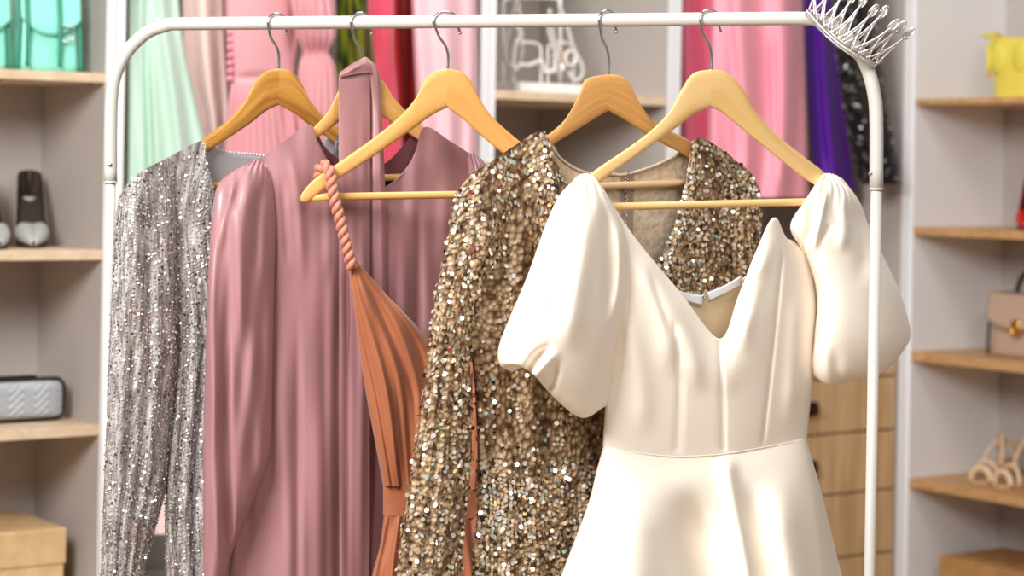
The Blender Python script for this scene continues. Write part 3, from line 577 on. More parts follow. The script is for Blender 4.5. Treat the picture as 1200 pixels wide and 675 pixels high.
tube('skirt', P5, [[(707, 523), (742, 530), (793, 535), (847, 532), (885, 526), (918, 520), (945, 515)], [(699, 552), (736, 560), (790, 566), (848, 563), (890, 556), (926, 549), (953, 543)],
  [(688, 594), (730, 600), (788, 606), (850, 604), (896, 597), (934, 590), (964, 582)], [(657, 676), (712, 680), (784, 684), (854, 684), (906, 680), (950, 674), (985, 668)], [(618, 780), (690, 785), (780, 790), (860, 790), (922, 786), (974, 780), (1016, 772)], [(560, 930), (660, 940), (774, 946), (870, 946), (948, 940), (1010, 932), (1060, 920)]],
  M['cream'], d5, pw=.38, T=[.030, .046, .058, .08, .10, .12], B=[.022, .022, .020, .016, .006, -.02],
  folds=[ridge([(748, 545), (744, 680), (720, 930)], 34, .024, .32, 0), ridge([(800, 560), (832, 680), (880, 930)], 22, -.036, .36, 0), ridge([(850, 530), (858, 580), (877, 680), (915, 930)], 9, .016, .16, 0), ridge([(905, 545), (930, 680), (970, 930)], 22, .030, .32, 0), ridge([(875, 560), (900, 680), (935, 930)], 10, -.014, .32, 0), ridge([(700, 570), (672, 680), (610, 930)], 12, -.008)], nu=110, nv=90)
MB().tube([P5.pt(x, y, .0305*math.sqrt(max(0, 1-(2*i/59-1)**2))+.001) for i, (x, y) in enumerate(smooth_path([(707, 523), (742, 530), (793, 535), (847, 532), (885, 526), (918, 520), (945, 515)], 60))], .0012, 6).build('waist_seam', M['cream'], d5)
tube('sleeve', P5, [[(671, 212), (677, 206), (686, 203), (695, 206), (703, 214)], [(655, 230), (670, 222), (688, 220), (706, 226), (722, 246)], [(640, 262), (664, 256), (690, 255), (716, 260), (740, 290)],
  [(618, 323), (648, 318), (682, 318), (711, 322), (739, 338)], [(596, 375), (630, 372), (668, 374), (702, 380), (728, 388)], [(584, 408), (616, 410), (656, 416), (692, 424), (719, 432)], [(586, 428), (606, 428), (640, 442), (682, 462), (714, 462)],
  [(600, 435), (618, 424), (640, 456), (680, 489), (710, 476)], [(612, 430, -.0), (622, 422, -.02), (645, 446, -.03), (674, 472, -.03), (700, 468, 0)]],
  M['cream'], d5, B=.022, T=[.012, .034, .05, .066, .074, .074, .066, .040, .012], folds=[ridge([(692, 215), (685, 280), (672, 360), (668, 420)], 16, .014), ridge([(706, 225), (716, 300), (712, 380)], 7, -.012), ridge([(722, 255), (726, 320), (716, 400)], 7, .008), ridge([(618, 436), (630, 418), (650, 402)], 5, -.020, 0, .6), ridge([(640, 466), (650, 440), (654, 420)], 4, -.014, 0, .6), ridge([(628, 440), (645, 420), (660, 412)], 6, .008, 0, .6), ridge([(650, 300), (625, 370)], 14, .008), pleats(7, .003, -1, .25, fade=.2), ridge([(660, 240), (640, 300)], 8, -.004)], nu=80, nv=110)
tube('sleeve', P5, [[(958, 212), (963, 205), (970, 203), (979, 205), (988, 210)], [(944, 234), (960, 226), (976, 223), (992, 226), (1007, 236)], [(926, 266), (952, 258), (974, 256), (996, 258), (1018, 264)], [(944, 300), (962, 298), (986, 297), (1012, 298), (1036, 302)],
  [(957, 345), (976, 345), (1002, 346), (1030, 347), (1056, 346)], [(954, 392), (974, 394), (1004, 396), (1038, 396), (1067, 390)], [(951, 425), (972, 432), (1002, 432), (1034, 426), (1058, 412)], [(954, 441), (974, 452), (1000, 446), (1022, 444), (1042, 430)], [(962, 436), (976, 442), (998, 438), (1016, 434), (1030, 426)]],
  M['cream'], d5, T=[.012, .028, .04, .052, .066, .072, .06, .036, .01], folds=[ridge([(964, 210), (948, 262), (944, 296)], 4, -.008), ridge([(974, 208), (960, 262), (952, 300)], 4, .008), ridge([(985, 215), (990, 260), (985, 300)], 8, .008), ridge([(1000, 230), (1012, 280), (1010, 340)], 9, -.006), ridge([(975, 262), (958, 285)], 3, -.006), pleats(9, .0020, -1, .26, fade=.22), ridge([(985, 452), (974, 400)], 8, -.006, 0, .6)], nu=80, nv=110)
q = smooth_path([(966, 206), (956, 236), (947, 264), (938, 292)], 30)
MB().tube([P5.pt(x, y, .016+.014*math.sin(PI*i/29)) for i, (x, y) in enumerate(q)], .0010, 8).build('elastic_edge', M['cream_in'], d5)

# ------------------------------------------------------------------ tiara on the rack's right corner
ti = thing('tiara', tuple(RK.pt(985, 50)), 'silver rhinestone tiara with pointed gems resting on the rack corner', 'tiara')
A2 = np.array((944., 16.)); B2 = np.array((1023., 79.))
def tb(t, h=0., lean=0.):
    """point on the tiara: t along the band, h = height in px along its spikes"""
    base = A2+(B2-A2)*t+np.array((.62, -.78))*(-6*math.sin(PI*t)); sp = np.array((.60+.16*t, -.74+.22*t))
    p = base+sp*h; return RK.pt(p[0], p[1], .0125+.042*math.sin(PI*t)+.0003*h)
for hb in (0, 7):
    q = [tb(t, hb) for t in np.linspace(0, 1, 40)]
    m = MB().tube(q, .0016, 8); m.build('band', M['tiara_metal'], ti)
m = MB()
for t in np.linspace(0, 1, 46): m.ball(tb(t, 3.5), .0021, 6)
for t in np.linspace(.02, .98, 40): m.ball(tb(t, 0)+RK.n*.0015, .0012, 5)
m.build('rhinestone_row', M['crystal'], ti)
tips = [(957, -22), (973, -17), (989, -9), (1000, -5), (1013, -1), (1025, 11), (1037, 12), (1049, 28), (1057, 30), (1067, 38)]
ts = [.04, .15, .26, .37, .47, .57, .67, .77, .87, .97]
def tp(i, t, f):
    # along the spike i: from the band at t (f = 0) to its tip (f = 1)
    a = tb(t, 6); d = .010+.045*math.sin(PI*ts[i]); e = RK.pt(*tips[i], d+.012); return a+(e-a)*f
for i, t in enumerate(ts):
    m = MB(); g = MB()
    for dt in (-.13, .13):
        t0 = min(1, max(0, t+dt)); q = [tp(i, t0+(t-t0)*f**.7, f*.86) for f in np.linspace(0, 1, 14)]; m.tube(q, .0013, 6)
        for f in np.linspace(.04, .97, 20): g.ball(tp(i, t0+(t-t0)*f**.7, f*.86)+RK.n*.0014, .0016, 6)
    for dt in (-.06, .06):
        t0 = min(1, max(0, t+dt)); m.tube([tp(i, t0+(t-t0)*f, f*.55) for f in np.linspace(0, 1, 8)], .0011, 6)
    m.tube([tp(i, t, f) for f in np.linspace(.80, .92, 4)], .0014, 6)
    sp = m.build('spike', M['tiara_metal'], ti); g.build('pave_stones', M['crystal'], sp)
    c = tp(i, t, .93); up = tp(i, t, 1)-tp(i, t, .8); up /= np.linalg.norm(up); sd = np.cross(up, RK.n); sd /= np.linalg.norm(sd); nn = np.cross(sd, up)
    k = 6; ring = [c+.0042*(math.cos(b)*sd+.7*math.sin(b)*nn) for b in np.arange(k)/k*2*PI]
    MB().add(ring+[c+up*.0125, c-up*.0085], [(q, (q+1) % k, k) for q in range(k)]+[((q+1) % k, q, k+1) for q in range(k)]).build('gem', M['crystal'], sp, smooth=False)
    MB().tube([c+up*(.0125 if math.cos(a) > 0 else .0085)*math.cos(a)+sd*.0046*math.sin(a) for a in np.linspace(0, 2*PI, 21)[:-1]], .0009, 5, closed=True).build('gem_setting', M['tiara_metal'], sp)

# ------------------------------------------------------------------ wardrobe wall (runs back to the right) and shelf wall
AW = Plane(at(142, 300, 4.5)*np.array((1, 1, 0)), 35.5)           # front plane of the long wardrobe
BWp = AW.loc(2.345, 0); BW = Plane(BWp, 35.5-90)                  # front plane of the right shelf unit
def pbox(mb, pl, a0, a1, e0, e1, z0, z1, bev=.001):
    """box in a plane's frame: a along, e inward from the front, z up"""
    c = pl.loc((a0+a1)/2, (z0+z1)/2, -(e0+e1)/2); return mb.box(c, (abs(a1-a0)/2, abs(e1-e0)/2, abs(z1-z0)/2), np.array((pl.dir, -pl.n, (0, 0, 1.))), bev)
def pb(name, pl, dims, mat, parent, bev=.001): return pbox(MB(), pl, *dims, bev=bev).build(name, mat, parent, smooth=False)
HT = 2.25; TH = .02
def struct_wall(name, pl, a0, a1, e0, e1, z1):
    o = pb(name, pl, (a0, a1, e0, e1, 0, z1), M['wall'], None, 0); o['kind'] = 'structure'; return o
struct_wall('wall_back', AW, -1.6, 3.15, .58, .68, 2.7)
struct_wall('wall_right', BW, -.62, 2.2, .40, .50, 2.7)
# left shelf unit
lu = thing('shelving_unit', tuple(AW.loc(-.5, 0, -.16)), 'white shelf unit with pale wooden shelves at the left edge', 'shelves')
LD = .34
sp = pb('side_panel', AW, (-.042, -.021, .002, LD, 0, HT), M['panel_grey'], lu, 0); pb('edge_band', AW, (-.042, -.021, 0, .0022, 0, HT), M['panel_white'], sp, 0); pb('side_panel', AW, (-1.0, -.98, 0, LD, 0, HT), M['panel_white'], lu)
pb('back_panel', AW, (-.98, -.042, LD-.012, LD, 0, HT), M['panel_grey'], lu); pb('top_panel', AW, (-.98, -.042, 0, LD-.012, HT-.02, HT), M['panel_white'], lu)
def zA(px, py): return AW.to(px, py)[1]
for (px, py0, py1) in ((122, 86, 97), (118, 293, 304.5), (116, 498, 510)):
    z1, z0 = zA(px, py0), zA(px, py1); sh = pb('shelf', AW, (-.98, -.042, 0, LD-.012, z0, z1), M['shelf_wood'], lu)
    if py0 < 100:
        for px_ in (6, 113):
            a, _ = AW.to(px_, 100); MB().ball(AW.loc(a, z0, -.03), .005, 8, (1, 1, .8)).build('shelf_pin', M['black_metal'], sh)
LZ = [zA(122, 86), zA(118, 293), zA(116, 498)]
pb('shelf', AW, (-.98, -.042, 0, LD-.012, zA(116, 690)-.02, zA(116, 690)), M['shelf_wood'], lu); LZB = zA(116, 690)
pb('plinth', AW, (-.98, -.042, .02, LD-.012, 0, .08), M['panel_white'], lu)
# hanging cabinets and the shelf cabinet between them
WD = .56
def cabinet(name, a0, a1, label, shelves=(), base=None, wmat=None, rail=True):
    a0 += .001; a1 -= .001; t = thing(name, tuple(AW.loc((a0+a1)/2, 0, -WD/2)), label, 'wardrobe')
    for a in (a0, a1-TH):
        sp = pb('side_panel', AW, (a, a+TH, 0.002, WD, 0, HT), M['panel_grey'], t, 0); pb('edge_band', AW, (a, a+TH, 0, .0022, 0, HT), M['panel_white'], sp, 0)
    pb('back_panel', AW, (a0+TH, a1-TH, WD-.012, WD, 0, HT), M['panel_grey'], t); pb('top_panel', AW, (a0+TH, a1-TH, 0, WD-.012, HT-.02, HT), M['panel_white'], t)
    for z0, z1, m in shelves: pb('shelf', AW, (a0+TH, a1-TH, .0, WD-.012, z0, z1), M[m], t)
    if base: pb('base_box', AW, (a0+TH, a1-TH, 0, WD-.012, 0, base), M['panel_white'], t)
    if rail: MB().tube([AW.loc(a0+TH, 2.08, -.12), AW.loc(a1-TH, 2.08, -.12)], .0125, 12).build('hanging_rail', M['chrome'], t)
    return t
a_d1 = AW.to(572, 100)[0]; a_d2 = AW.to(790, 100)[0]; a_end = AW.to(1066, 120)[0]
cabinet('hanging_wardrobe', -.020, a_d1, 'white open wardrobe with the mint, pink and red dresses', base=.38)
jz1, jz0 = zA(680, 110), zA(680, 120)
cabinet('jewellery_wardrobe', a_d1, a_d2, 'open cabinet with the jewellery stand on its pale wooden shelf', [(jz0, jz1, 'shelf_wood'), (jz0-.75, jz0-.73, 'shelf_wood')], rail=False)
cabinet('hanging_wardrobe', a_d2, a_end, 'open wardrobe with short pink, purple and black garments above drawers')
# chest of drawers
DZ = [AW.to(1040, y)[1] for y in (363, 441, 504, 574)]; 
ch = thing('drawer_chest', tuple(AW.loc((a_d2+a_end)/2, 0, -.25)), 'light oak chest of drawers with dark handles behind the cream skirt', 'chest of drawers')
ca0, ca1 = a_d2+TH+.006, a_end-TH-.006
pb('carcass', AW, (ca0, ca1, .025, WD-.02, .0, DZ[0]-.018), M['drawer_wood'], ch); pb('top', AW, (ca0, ca1, .004, WD-.02, DZ[0]-.018, DZ[0]), M['drawer_wood'], ch)
zs = DZ[:] ; zs[0] -= .022; zs += [DZ[3]-(DZ[2]-DZ[3])*1.05, DZ[3]-(DZ[2]-DZ[3])*2.1, DZ[3]-(DZ[2]-DZ[3])*3.1]
for k in range(len(zs)-1):
    z1, z0 = zs[k]-.003, zs[k+1]+.003
    if z0 < .02: break
    dr = pb('drawer', AW, (ca0+.003, ca1-.003, .006, .024, z0, z1), M['drawer_wood'], ch, .002)
    ah = AW.to(957, 480, .02)[0]; zc = (z0+z1)/2; hm = MB()
    for a in (ah-.16, ah): pbox(hm, AW, a-.014, a+.014, -.012, .006, zc-.017, zc+.017)
    pbox(hm, AW, ah-.16, ah, -.026, -.014, zc-.008, zc+.004)
    for a in (ah-.16, ah): pbox(hm, AW, a-.005, a+.005, -.026, -.010, zc-.006, zc+.004)
    hm.build('handle', M['black_metal'], dr, smooth=False)
# right shelf unit
ru = thing('shelving_unit', tuple(BW.loc(.5, 0, -.18)), 'white shelf unit with tan wooden shelves at the right edge', 'shelves')
pb('side_panel', BW, (0.002, .022, 0, .37, 0, HT), M['panel_white'], ru); pb('side_panel', BW, (1.0, 1.02, 0, .37, 0, HT), M['panel_white'], ru)
pb('back_panel', BW, (.022, 1.0, .358, .37, 0, HT), M['panel_grey'], ru); pb('top_panel', BW, (.022, 1.0, 0, .358, HT-.02, HT), M['panel_white'], ru)
def zB(px, py): return BW.to(px, py)[1]
RZ = []
for py0, py1 in ((116, 123), (266, 275.5), (413, 424), (563, 573.5)):
    z1, z0 = zB(1080, py0), zB(1080, py1); RZ.append(z1); pb('shelf', BW, (.022, 1.0, 0, .358, z0, z1), M['shelf_tan'], ru)
RZB = zB(1080, 700); pb('shelf', BW, (.022, 1.0, 0, .358, RZB-.02, RZB), M['shelf_tan'], ru)

# ------------------------------------------------------------------ garments in the wardrobes
def hung(name, rows, mat, label, inset=.22, T=.04, folds=(), nu=80, nv=70, cat='dress', shoulder=None):
    """a hanging garment: from its shoulders under the rail down to its hem"""
    pl = Plane(AW.p0 - AW.n*inset, 35.5)
    P, G, U, V = grid(pl, rows, T=T, nu=nu, nv=nv, folds=folds)
    b = pl.pt(rows[-1][len(rows[-1])//2][0], rows[-1][0][1])
    t = thing(name, tuple(b), label, cat)
    o, Pg, Gg = tube('body', pl, rows, mat, t, T=T, folds=folds, nu=nu, nv=nv)
    # hanger hook up to the rail
    x0 = (rows[0][0][0]+rows[0][-1][0])/2; p = pl.pt(x0, rows[0][len(rows[0])//2][1]); q = pl.loc(float((p-pl.p0) @ pl.dir), 2.08, inset-.12)
    up = np.array((0, 0, .0185)); fr = pl.n*.0185
    MB().tube(smooth_path([p-up*1.2, p+(q-p)*.4+fr*.4, q+fr-up, q+fr, q+up*.75+fr*.75, q+up, q+up*.7-fr*.7, q-fr], 24), .002, 6).build('hanger_hook', M['chrome'], t)
    return t, pl, o, Pg, Gg
def rowsx(ys, ls, rs, k=5):
    return [[(l+(r-l)*i/(k-1), y) for i in range(k)] for y, l, r in zip(ys, ls, rs)]
hung('mint_dress', rowsx((-135, -110, -40, 40, 120, 190, 300, 450), (186, 158, 152, 150, 149, 148, 146, 142), (200, 208, 208, 214, 230, 246, 262, 276)), M['mint'], 'mint green chiffon dress hanging leftmost in the wardrobe',
     .05, [.01, .03, .035, .04, .04, .04, .04, .04], [pleats(3, .008, .05, warp=.9, ph=2.2), ridge([(172, -60), (172, 80), (176, 200), (178, 460)], 5, -.03), ridge([(200, 0), (208, 120), (216, 300)], 10, .01)])
hung('blush_dress', rowsx((-135, -110, -40, 40, 100, 160, 300, 450, 626), (230, 212, 211, 212, 216, 226, 205, 190, 176), (240, 254, 262, 264, 268, 272, 290, 310, 330)), M['blush'], 'pale blush pink chiffon dress beside the mint one',
     .15, [.01, .03, .03, .03, .03, .035, .035, .035, .035], [pleats(2.2, .008, .05, warp=.8, ph=.6), rumple(.003, 10, 90, 3)])
t, pl, o, Pg, Gg = hung('pink_gauze_dress', rowsx((-135, -110, -40, 40, 84, 100, 130, 200, 330, 480), (300, 272, 264, 265, 270, 270, 266, 262, 256, 250), (320, 346, 352, 350, 346, 346, 354, 366, 378, 390)), M['pink'],
     'pink gauze dress with covered buttons and a gathered waist', .06, [.01, .03, .04, .04, .034, .034, .04, .04, .04, .04], [pleats(12, .006, .52, fade=.1, warp=.8), rumple(.003, 14, 40, 7), ridge([(268, 92), (310, 90), (348, 92)], 4, -.008), ridge([(350, 0), (340, 70)], 6, -.012), ridge([(330, 100), (334, 250)], 6, -.016)])
m_ = None
for k in range(7):
    MB().ball(pl.pt(269+(k % 2)*.3, 38+k*9, .020), .0075, 10).build('button', M['button'], t)
pl2 = Plane(pl.p0+AW.n*.03, 35.5)
tube('sleeve', pl2, rowsx((-100, -60, 0, 40, 58, 64, 78, 110, 150, 185), (340, 338, 340, 348, 354, 354, 350, 348, 348, 350), (366, 382, 392, 394, 386, 386, 393, 396, 398, 400)), M['pink'], t, T=[.02, .04, .05, .04, .02, .02, .03, .035, .035, .03], folds=[pleats(6, .006, .05, warp=.9), rumple(.003, 8, 30, 5)], nu=50, nv=60)
hung('green_print_dress', rowsx((-135, -110, -40, 40, 120, 250, 420), (405, 396, 394, 394, 394, 392, 390), (415, 430, 432, 436, 440, 446, 450)), M['green'], 'green and yellow leaf print dress between the pink and red ones', .20, [.01, .03, .04, .04, .04, .04, .04], [pleats(3, .008, .1)])
hung('raspberry_blouse', rowsx((-135, -110, -40, 20, 60, 110, 170, 230), (440, 432, 430, 432, 438, 440, 442, 444), (446, 458, 462, 462, 462, 466, 472, 478)), M['raspberry'], 'raspberry pink gathered blouse left of the red dress', .04, [.01, .03, .035, .035, .03, .03, .03, .03], [pleats(5, .006, .05, warp=1), rumple(.004, 6, 20, 4)], nu=50, cat='blouse')
hung('red_dress', rowsx((-135, -110, -40, 40, 120, 250, 420), (464, 452, 452, 453, 454, 452, 450), (474, 488, 490, 494, 496, 496, 496)), M['red'], 'bright red chiffon dress behind the middle hanger', .20, [.01, .03, .04, .04, .045, .05, .05], [pleats(2.5, .014, .05, ph=1), ridge([(476, -60), (478, 300)], 7, -.02)])
hung('rose_dress', rowsx((-135, -110, -40, 40, 120, 250, 420), (500, 486, 482, 484, 488, 494, 500), (520, 546, 556, 559, 560, 560, 560)), M['rose'], 'rose pink chiffon dress at the right end of the left wardrobe', .0, [.01, .03, .04, .05, .05, .05, .05], [pleats(2.4, .008, .05, ph=.5, warp=.8)])
hung('deep_rose_top', rowsx((-100, -80, -30, 40, 100, 160, 223), (816, 800, 797, 796, 795, 795, 795), (824, 850, 860, 862, 864, 866, 868)), M['deeprose'], 'deep rose garment hanging leftmost in the right wardrobe', .16, [.01, .03, .04, .04, .04, .04, .04], [pleats(1.8, .012, .05, warp=.6), ridge([(822, 0), (828, 120)], 5, -.012)])
t, pl, o, Pg, Gg = hung('salmon_pink_dress', rowsx((-100, -80, -30, 40, 100, 160, 200, 231), (858, 838, 836, 834, 832, 830, 829, 828), (876, 926, 938, 942, 944, 946, 947, 948)), M['salmon'], 'short salmon pink flared dress behind the maple hanger', .06, [.01, .04, .05, .06, .06, .065, .07, .07],
     [pleats(2.6, .014, .05, warp=.9, ph=2.4), pleats(1.3, .01, .05, ph=.4), ridge([(850, -30), (862, 120), (868, 232)], 6, -.014), ridge([(905, 20), (910, 232)], 4, -.016)])
MB().ball(pl.pt(836, 136, .02), .009, 10).build('button', M['salmon'], t)
hung('purple_dress', rowsx((-100, -80, -30, 30, 80, 130, 180, 224), (956, 944, 943, 943, 945, 948, 952, 956), (962, 970, 974, 978, 984, 990, 997, 1003)), M['purple'], 'short deep purple garment beside the salmon pink one', .10, [.01, .025, .03, .03, .03, .03, .03, .03], [ridge([(955, -40), (958, 120), (966, 226)], 6, -.02), pleats(2, .006, .1, ph=1)])
t, pl, o, Pg, Gg = hung('black_sequin_dress', rowsx((-100, -80, -30, 30, 80, 130, 180, 216), (996, 980, 978, 978, 982, 990, 1000, 1008), (1004, 1016, 1022, 1028, 1034, 1042, 1050, 1058)), M['black'], 'black sequin garment rightmost in the wardrobe', -.035, [.01, .025, .03, .03, .03, .03, .03, .03], [pleats(2.2, .012, .1, ph=2)])
sequins(o, Pg, Gg, .011, .011, .0042, [(.5, (.03, .03, .03, 1)), (.25, (.35, .35, .35, 1)), (.25, (.8, .8, .8, 1))], .9, mask=lambda x, y: np.where((x-978-(y/216)*30 < 20), .9, .0)+np.where(x > 1024+(y-100)*.1, .6, .04), tilt=.6, seed=61)

# ------------------------------------------------------------------ jewellery stand
JP = Plane(AW.p0-AW.n*.20, 35.5)
js = thing('jewellery_stand', tuple(JP.loc(JP.to(640, 108)[0], jz1)), 'white tiered jewellery stand on the middle cabinet shelf', 'jewellery stand')
ja0, ja1 = JP.to(596, 100)[0], JP.to(683, 100)[0]
pb('base', JP, (ja0, ja1, -.05, .06, jz1+.0005, jz1+.030), M['stand'], js, .003)
def frame(x0, x1, ytop, d, r=.0035, rad=10):
    pts = [(x0, 98), (x0, ytop+rad), (x0+2, ytop+3), (x0+rad, ytop), (x1-rad, ytop), (x1-2, ytop+3), (x1, ytop+rad), (x1, 98)]
    q = smooth_path(pts, 50); return MB().tube([JP.pt(x, y, d) for x, y in q], r, 8)
frame(602, 634, 50, .03).build('wire_frame', M['stand'], js); frame(642, 672, 50, .03).build('wire_frame', M['stand'], js); frame(590, 656, -2, -.03).build('wire_frame', M['stand'], js)
MB().tube([JP.pt(657, 98, -.03), JP.pt(657, -10, -.03)], .004, 8).build('post', M['stand'], js)
def strand(pts, r, mat, label, name, cat, d=.045, group='necklaces on the jewellery stand', step=1.9):
    q = smooth_path(pts, 300); Pw = np.array([JP.pt(x, y, d) for x, y in q]); L = np.concatenate([[0], np.cumsum(np.linalg.norm(np.diff(Pw, axis=0), axis=1))]); m = MB()
    for s in np.arange(0, L[-1], r*step): m.ball([np.interp(s, L, Pw[:, i]) for i in range(3)], r, 6)
    o = m.build(name, M[mat]); props(o, label, cat, group); return o
strand([(606, 0), (598, 30), (592, 60), (596, 76), (606, 80), (612, 60), (611, 30), (608, 4)], .006, 'glass_bead', 'clear bead necklace at the far left of the jewellery stand', 'bead_necklace', 'necklace', -.02)
strand([(608, 34), (609, 44), (604, 52), (602, 80), (610, 76), (620, 76), (634, 72), (640, 84), (650, 80), (652, 60), (648, 40), (644, 10)], .0065, 'pearl', 'pearl necklace looped low across the jewellery stand', 'pearl_necklace', 'necklace')
strand([(644, 12), (642, 30), (648, 56), (656, 70)], .005, 'glass_bead', 'short pale chain hanging down the middle of the stand', 'chain_necklace', 'necklace', .062)
strand([(656, 8), (664, 28), (672, 56), (682, 76), (682, 88), (674, 94), (666, 84)], .006, 'glass_bead', 'white bead strand curving down the right side of the stand', 'bead_strand', 'necklace', .045)
for (x, y, col, lb) in ((606, 10, 'amber', 'amber and pearl earring at the upper left of the stand'), (659, 60, 'amber', 'amber drop earring on the right frame of the stand'), (650, 62, 'pearl', 'pearl drop earring left of the amber one')):
    e = thing('drop_earring', tuple(JP.pt(x, y+24, .04)), lb, 'earring', 'earrings on the jewellery stand')
    MB().tube([JP.pt(x, y-9, .04), JP.pt(x, y, .04)], .0015, 6).build('ear_wire', M['gold'], e)
    for k in range(2): MB().ball(JP.pt(x, y+4+k*7, .04), .007, 10).build('bead', M[col], e)
    MB().ball(JP.pt(x, y+19, .04), .008, 10, (1, 1, 1.4)).build('drop', M['pearl'], e)
m = MB(); c = JP.pt(669, 68, .05); m.tube([c+.017*(math.cos(a)*JP.dir+math.sin(a)*np.array((0, 0, 1.1))) for a in np.linspace(0, 2*PI, 25)[:-1]], .004, 8, closed=True)
props(m.build('hoop_earring', M['pearl']), 'white hoop earring on the right frame of the stand', 'earring', 'earrings on the jewellery stand')

# ------------------------------------------------------------------ things on the left shelves
def bag(pl, a, z, w, h, dp, e, mat, dark, label, name='handbag', flap=.62, yaw=0, clasp=True, handle=True, cat='handbag', taper=.9, hw=None, straps=()):
    """a structured flap bag standing on a shelf: front face towards the room"""
    a_ = math.radians(pl.deg+yaw); ax = np.array(((math.cos(a_), math.sin(a_), 0), (-math.sin(a_), math.cos(a_), 0), (0, 0, 1.)))
    base = pl.loc(a, z, -e); t = thing(name, tuple(base), label, cat)
    L = lambda x, y, zz: base+np.array((x, y, zz)) @ ax
    def shell(z0, z1, grow=0., y0=0., front_only=False):
        V = []; nz, n = 14, 40
        for j in range(nz):
            s = j/(nz-1); zz = z0+(z1-z0)*s; ed = min(1, math.sqrt(max(0, 1-(1-min(1, min(s, 1-s)*7+.25))**2))*1.03)
            f = 1-(1-taper)*((zz/h)); hx = w/2*f; hy = dp/2*(1-.35*(zz/h)**2)
            for q in range(n):
                b = 2*PI*q/n; cx = math.copysign(abs(math.cos(b))**.35, math.cos(b)); cy = math.copysign(abs(math.sin(b))**.5, math.sin(b))
                V.append(L(cx*(hx*(.96+.04*ed)+grow), cy*(hy*(.85+.15*ed)+grow)+y0, zz))
        Fc = gfaces(nz, n, True)+[tuple(range(n))[::-1], tuple(range((nz-1)*n, nz*n))]; return V, Fc
    V, Fc = shell(.001, h); MB().add(V, Fc).build('body', mat, t)
    # flap over the top and front
    n, k = 24, 20; V = []
    for i in range(k):
        s = i/(k-1); 
        for q in range(n):
            x = (q/(n-1)*2-1); xx = x*w/2*taper*1.02
            fl = flap*h*(1-.28*max(0, abs(x)-.0)**2.2)
            pth = s*(dp*.7+fl)
            if pth < dp*.7: y, zz = dp*.33-pth, h+.004
            else:
                dn = pth-dp*.7; y, zz = -dp*.37-.30*dp*.5*min(1, dn/(.5*h)), h+.004-dn
            if s > .0 and pth < dp*.7: zz -= .006*(abs(y)/(dp*.37))**4
            V.append(L(xx, y-.004, zz))
    o = MB().add(V, gfaces(k, n)).build('flap', mat, t); sm = o.modifiers.new('Solidify', 'SOLIDIFY'); sm.thickness = .006; sm.offset = 0
    if clasp:
        m = MB(); c = L(0, -dp*.58, h*(1-flap)+.012); m.box(c, (.016, .005, .02), ax, .003); m.tube([c+np.array((.014*math.cos(b), -.005, .018*math.sin(b))) @ ax for b in np.linspace(0, 2*PI, 17)[:-1]], .003, 8, closed=True)
        m.build('clasp', M['gold'], t)
    if handle:
        q = [L((hw or w*.28)*math.cos(b), 0, h-.004+h*.42*math.sin(b)) for b in np.linspace(PI, 0, 24)]; MB().tube(q, .0075, 10).build('handle', dark, t)
    for k_, xs in enumerate(straps):
        m = MB(); q = [L(xs*w, -dp*.37-.30*dp*.5*min(1, dn/(.5*h))-.012, h+.004-dn) for dn in np.linspace(0, h*.97, 14)]
        m.tube(q, .0045, 8); st = m.build('strap', dark, t)
        if k_ == 1:
            c = L(xs*w+.012, -dp*.60, h*.42); MB().tube([c+np.array((.014*math.copysign(abs(math.cos(b))**.5, math.cos(b)), -.004, .016*math.copysign(abs(math.sin(b))**.5, math.sin(b)))) @ ax for b in np.linspace(0, 2*PI, 25)[:-1]], .0028, 8, closed=True).build('buckle', M['chrome'], st)
    # edge trims
    for sx in (-1, 1):
        q = [L(sx*w/2*(1-(1-taper)*zz/h)*.985, -dp/2*(1-.35*(zz/h)**2)*.93, zz) for zz in np.linspace(.004, h*.96, 16)]; MB().tube(q, .0045, 8).build('edge_trim', dark, t)
    return t
a1 = AW.to(50, 80, -.10)[0]
bag(AW, a1, LZ[0]+.0005, .138, .19, .10, .10, M['mint_leather'], M['mint_dark'], 'turquoise flap handbag with dark straps standing on the top left shelf', yaw=-6, clasp=False, straps=(-.38, .12))
bag(AW, AW.to(-35, 80, -.10)[0], LZ[0]+.0005, .14, .18, .09, .10, M['mint_leather'], M['mint_dark'], 'second turquoise handbag, cut off by the left edge', yaw=4)
SHOE = 1
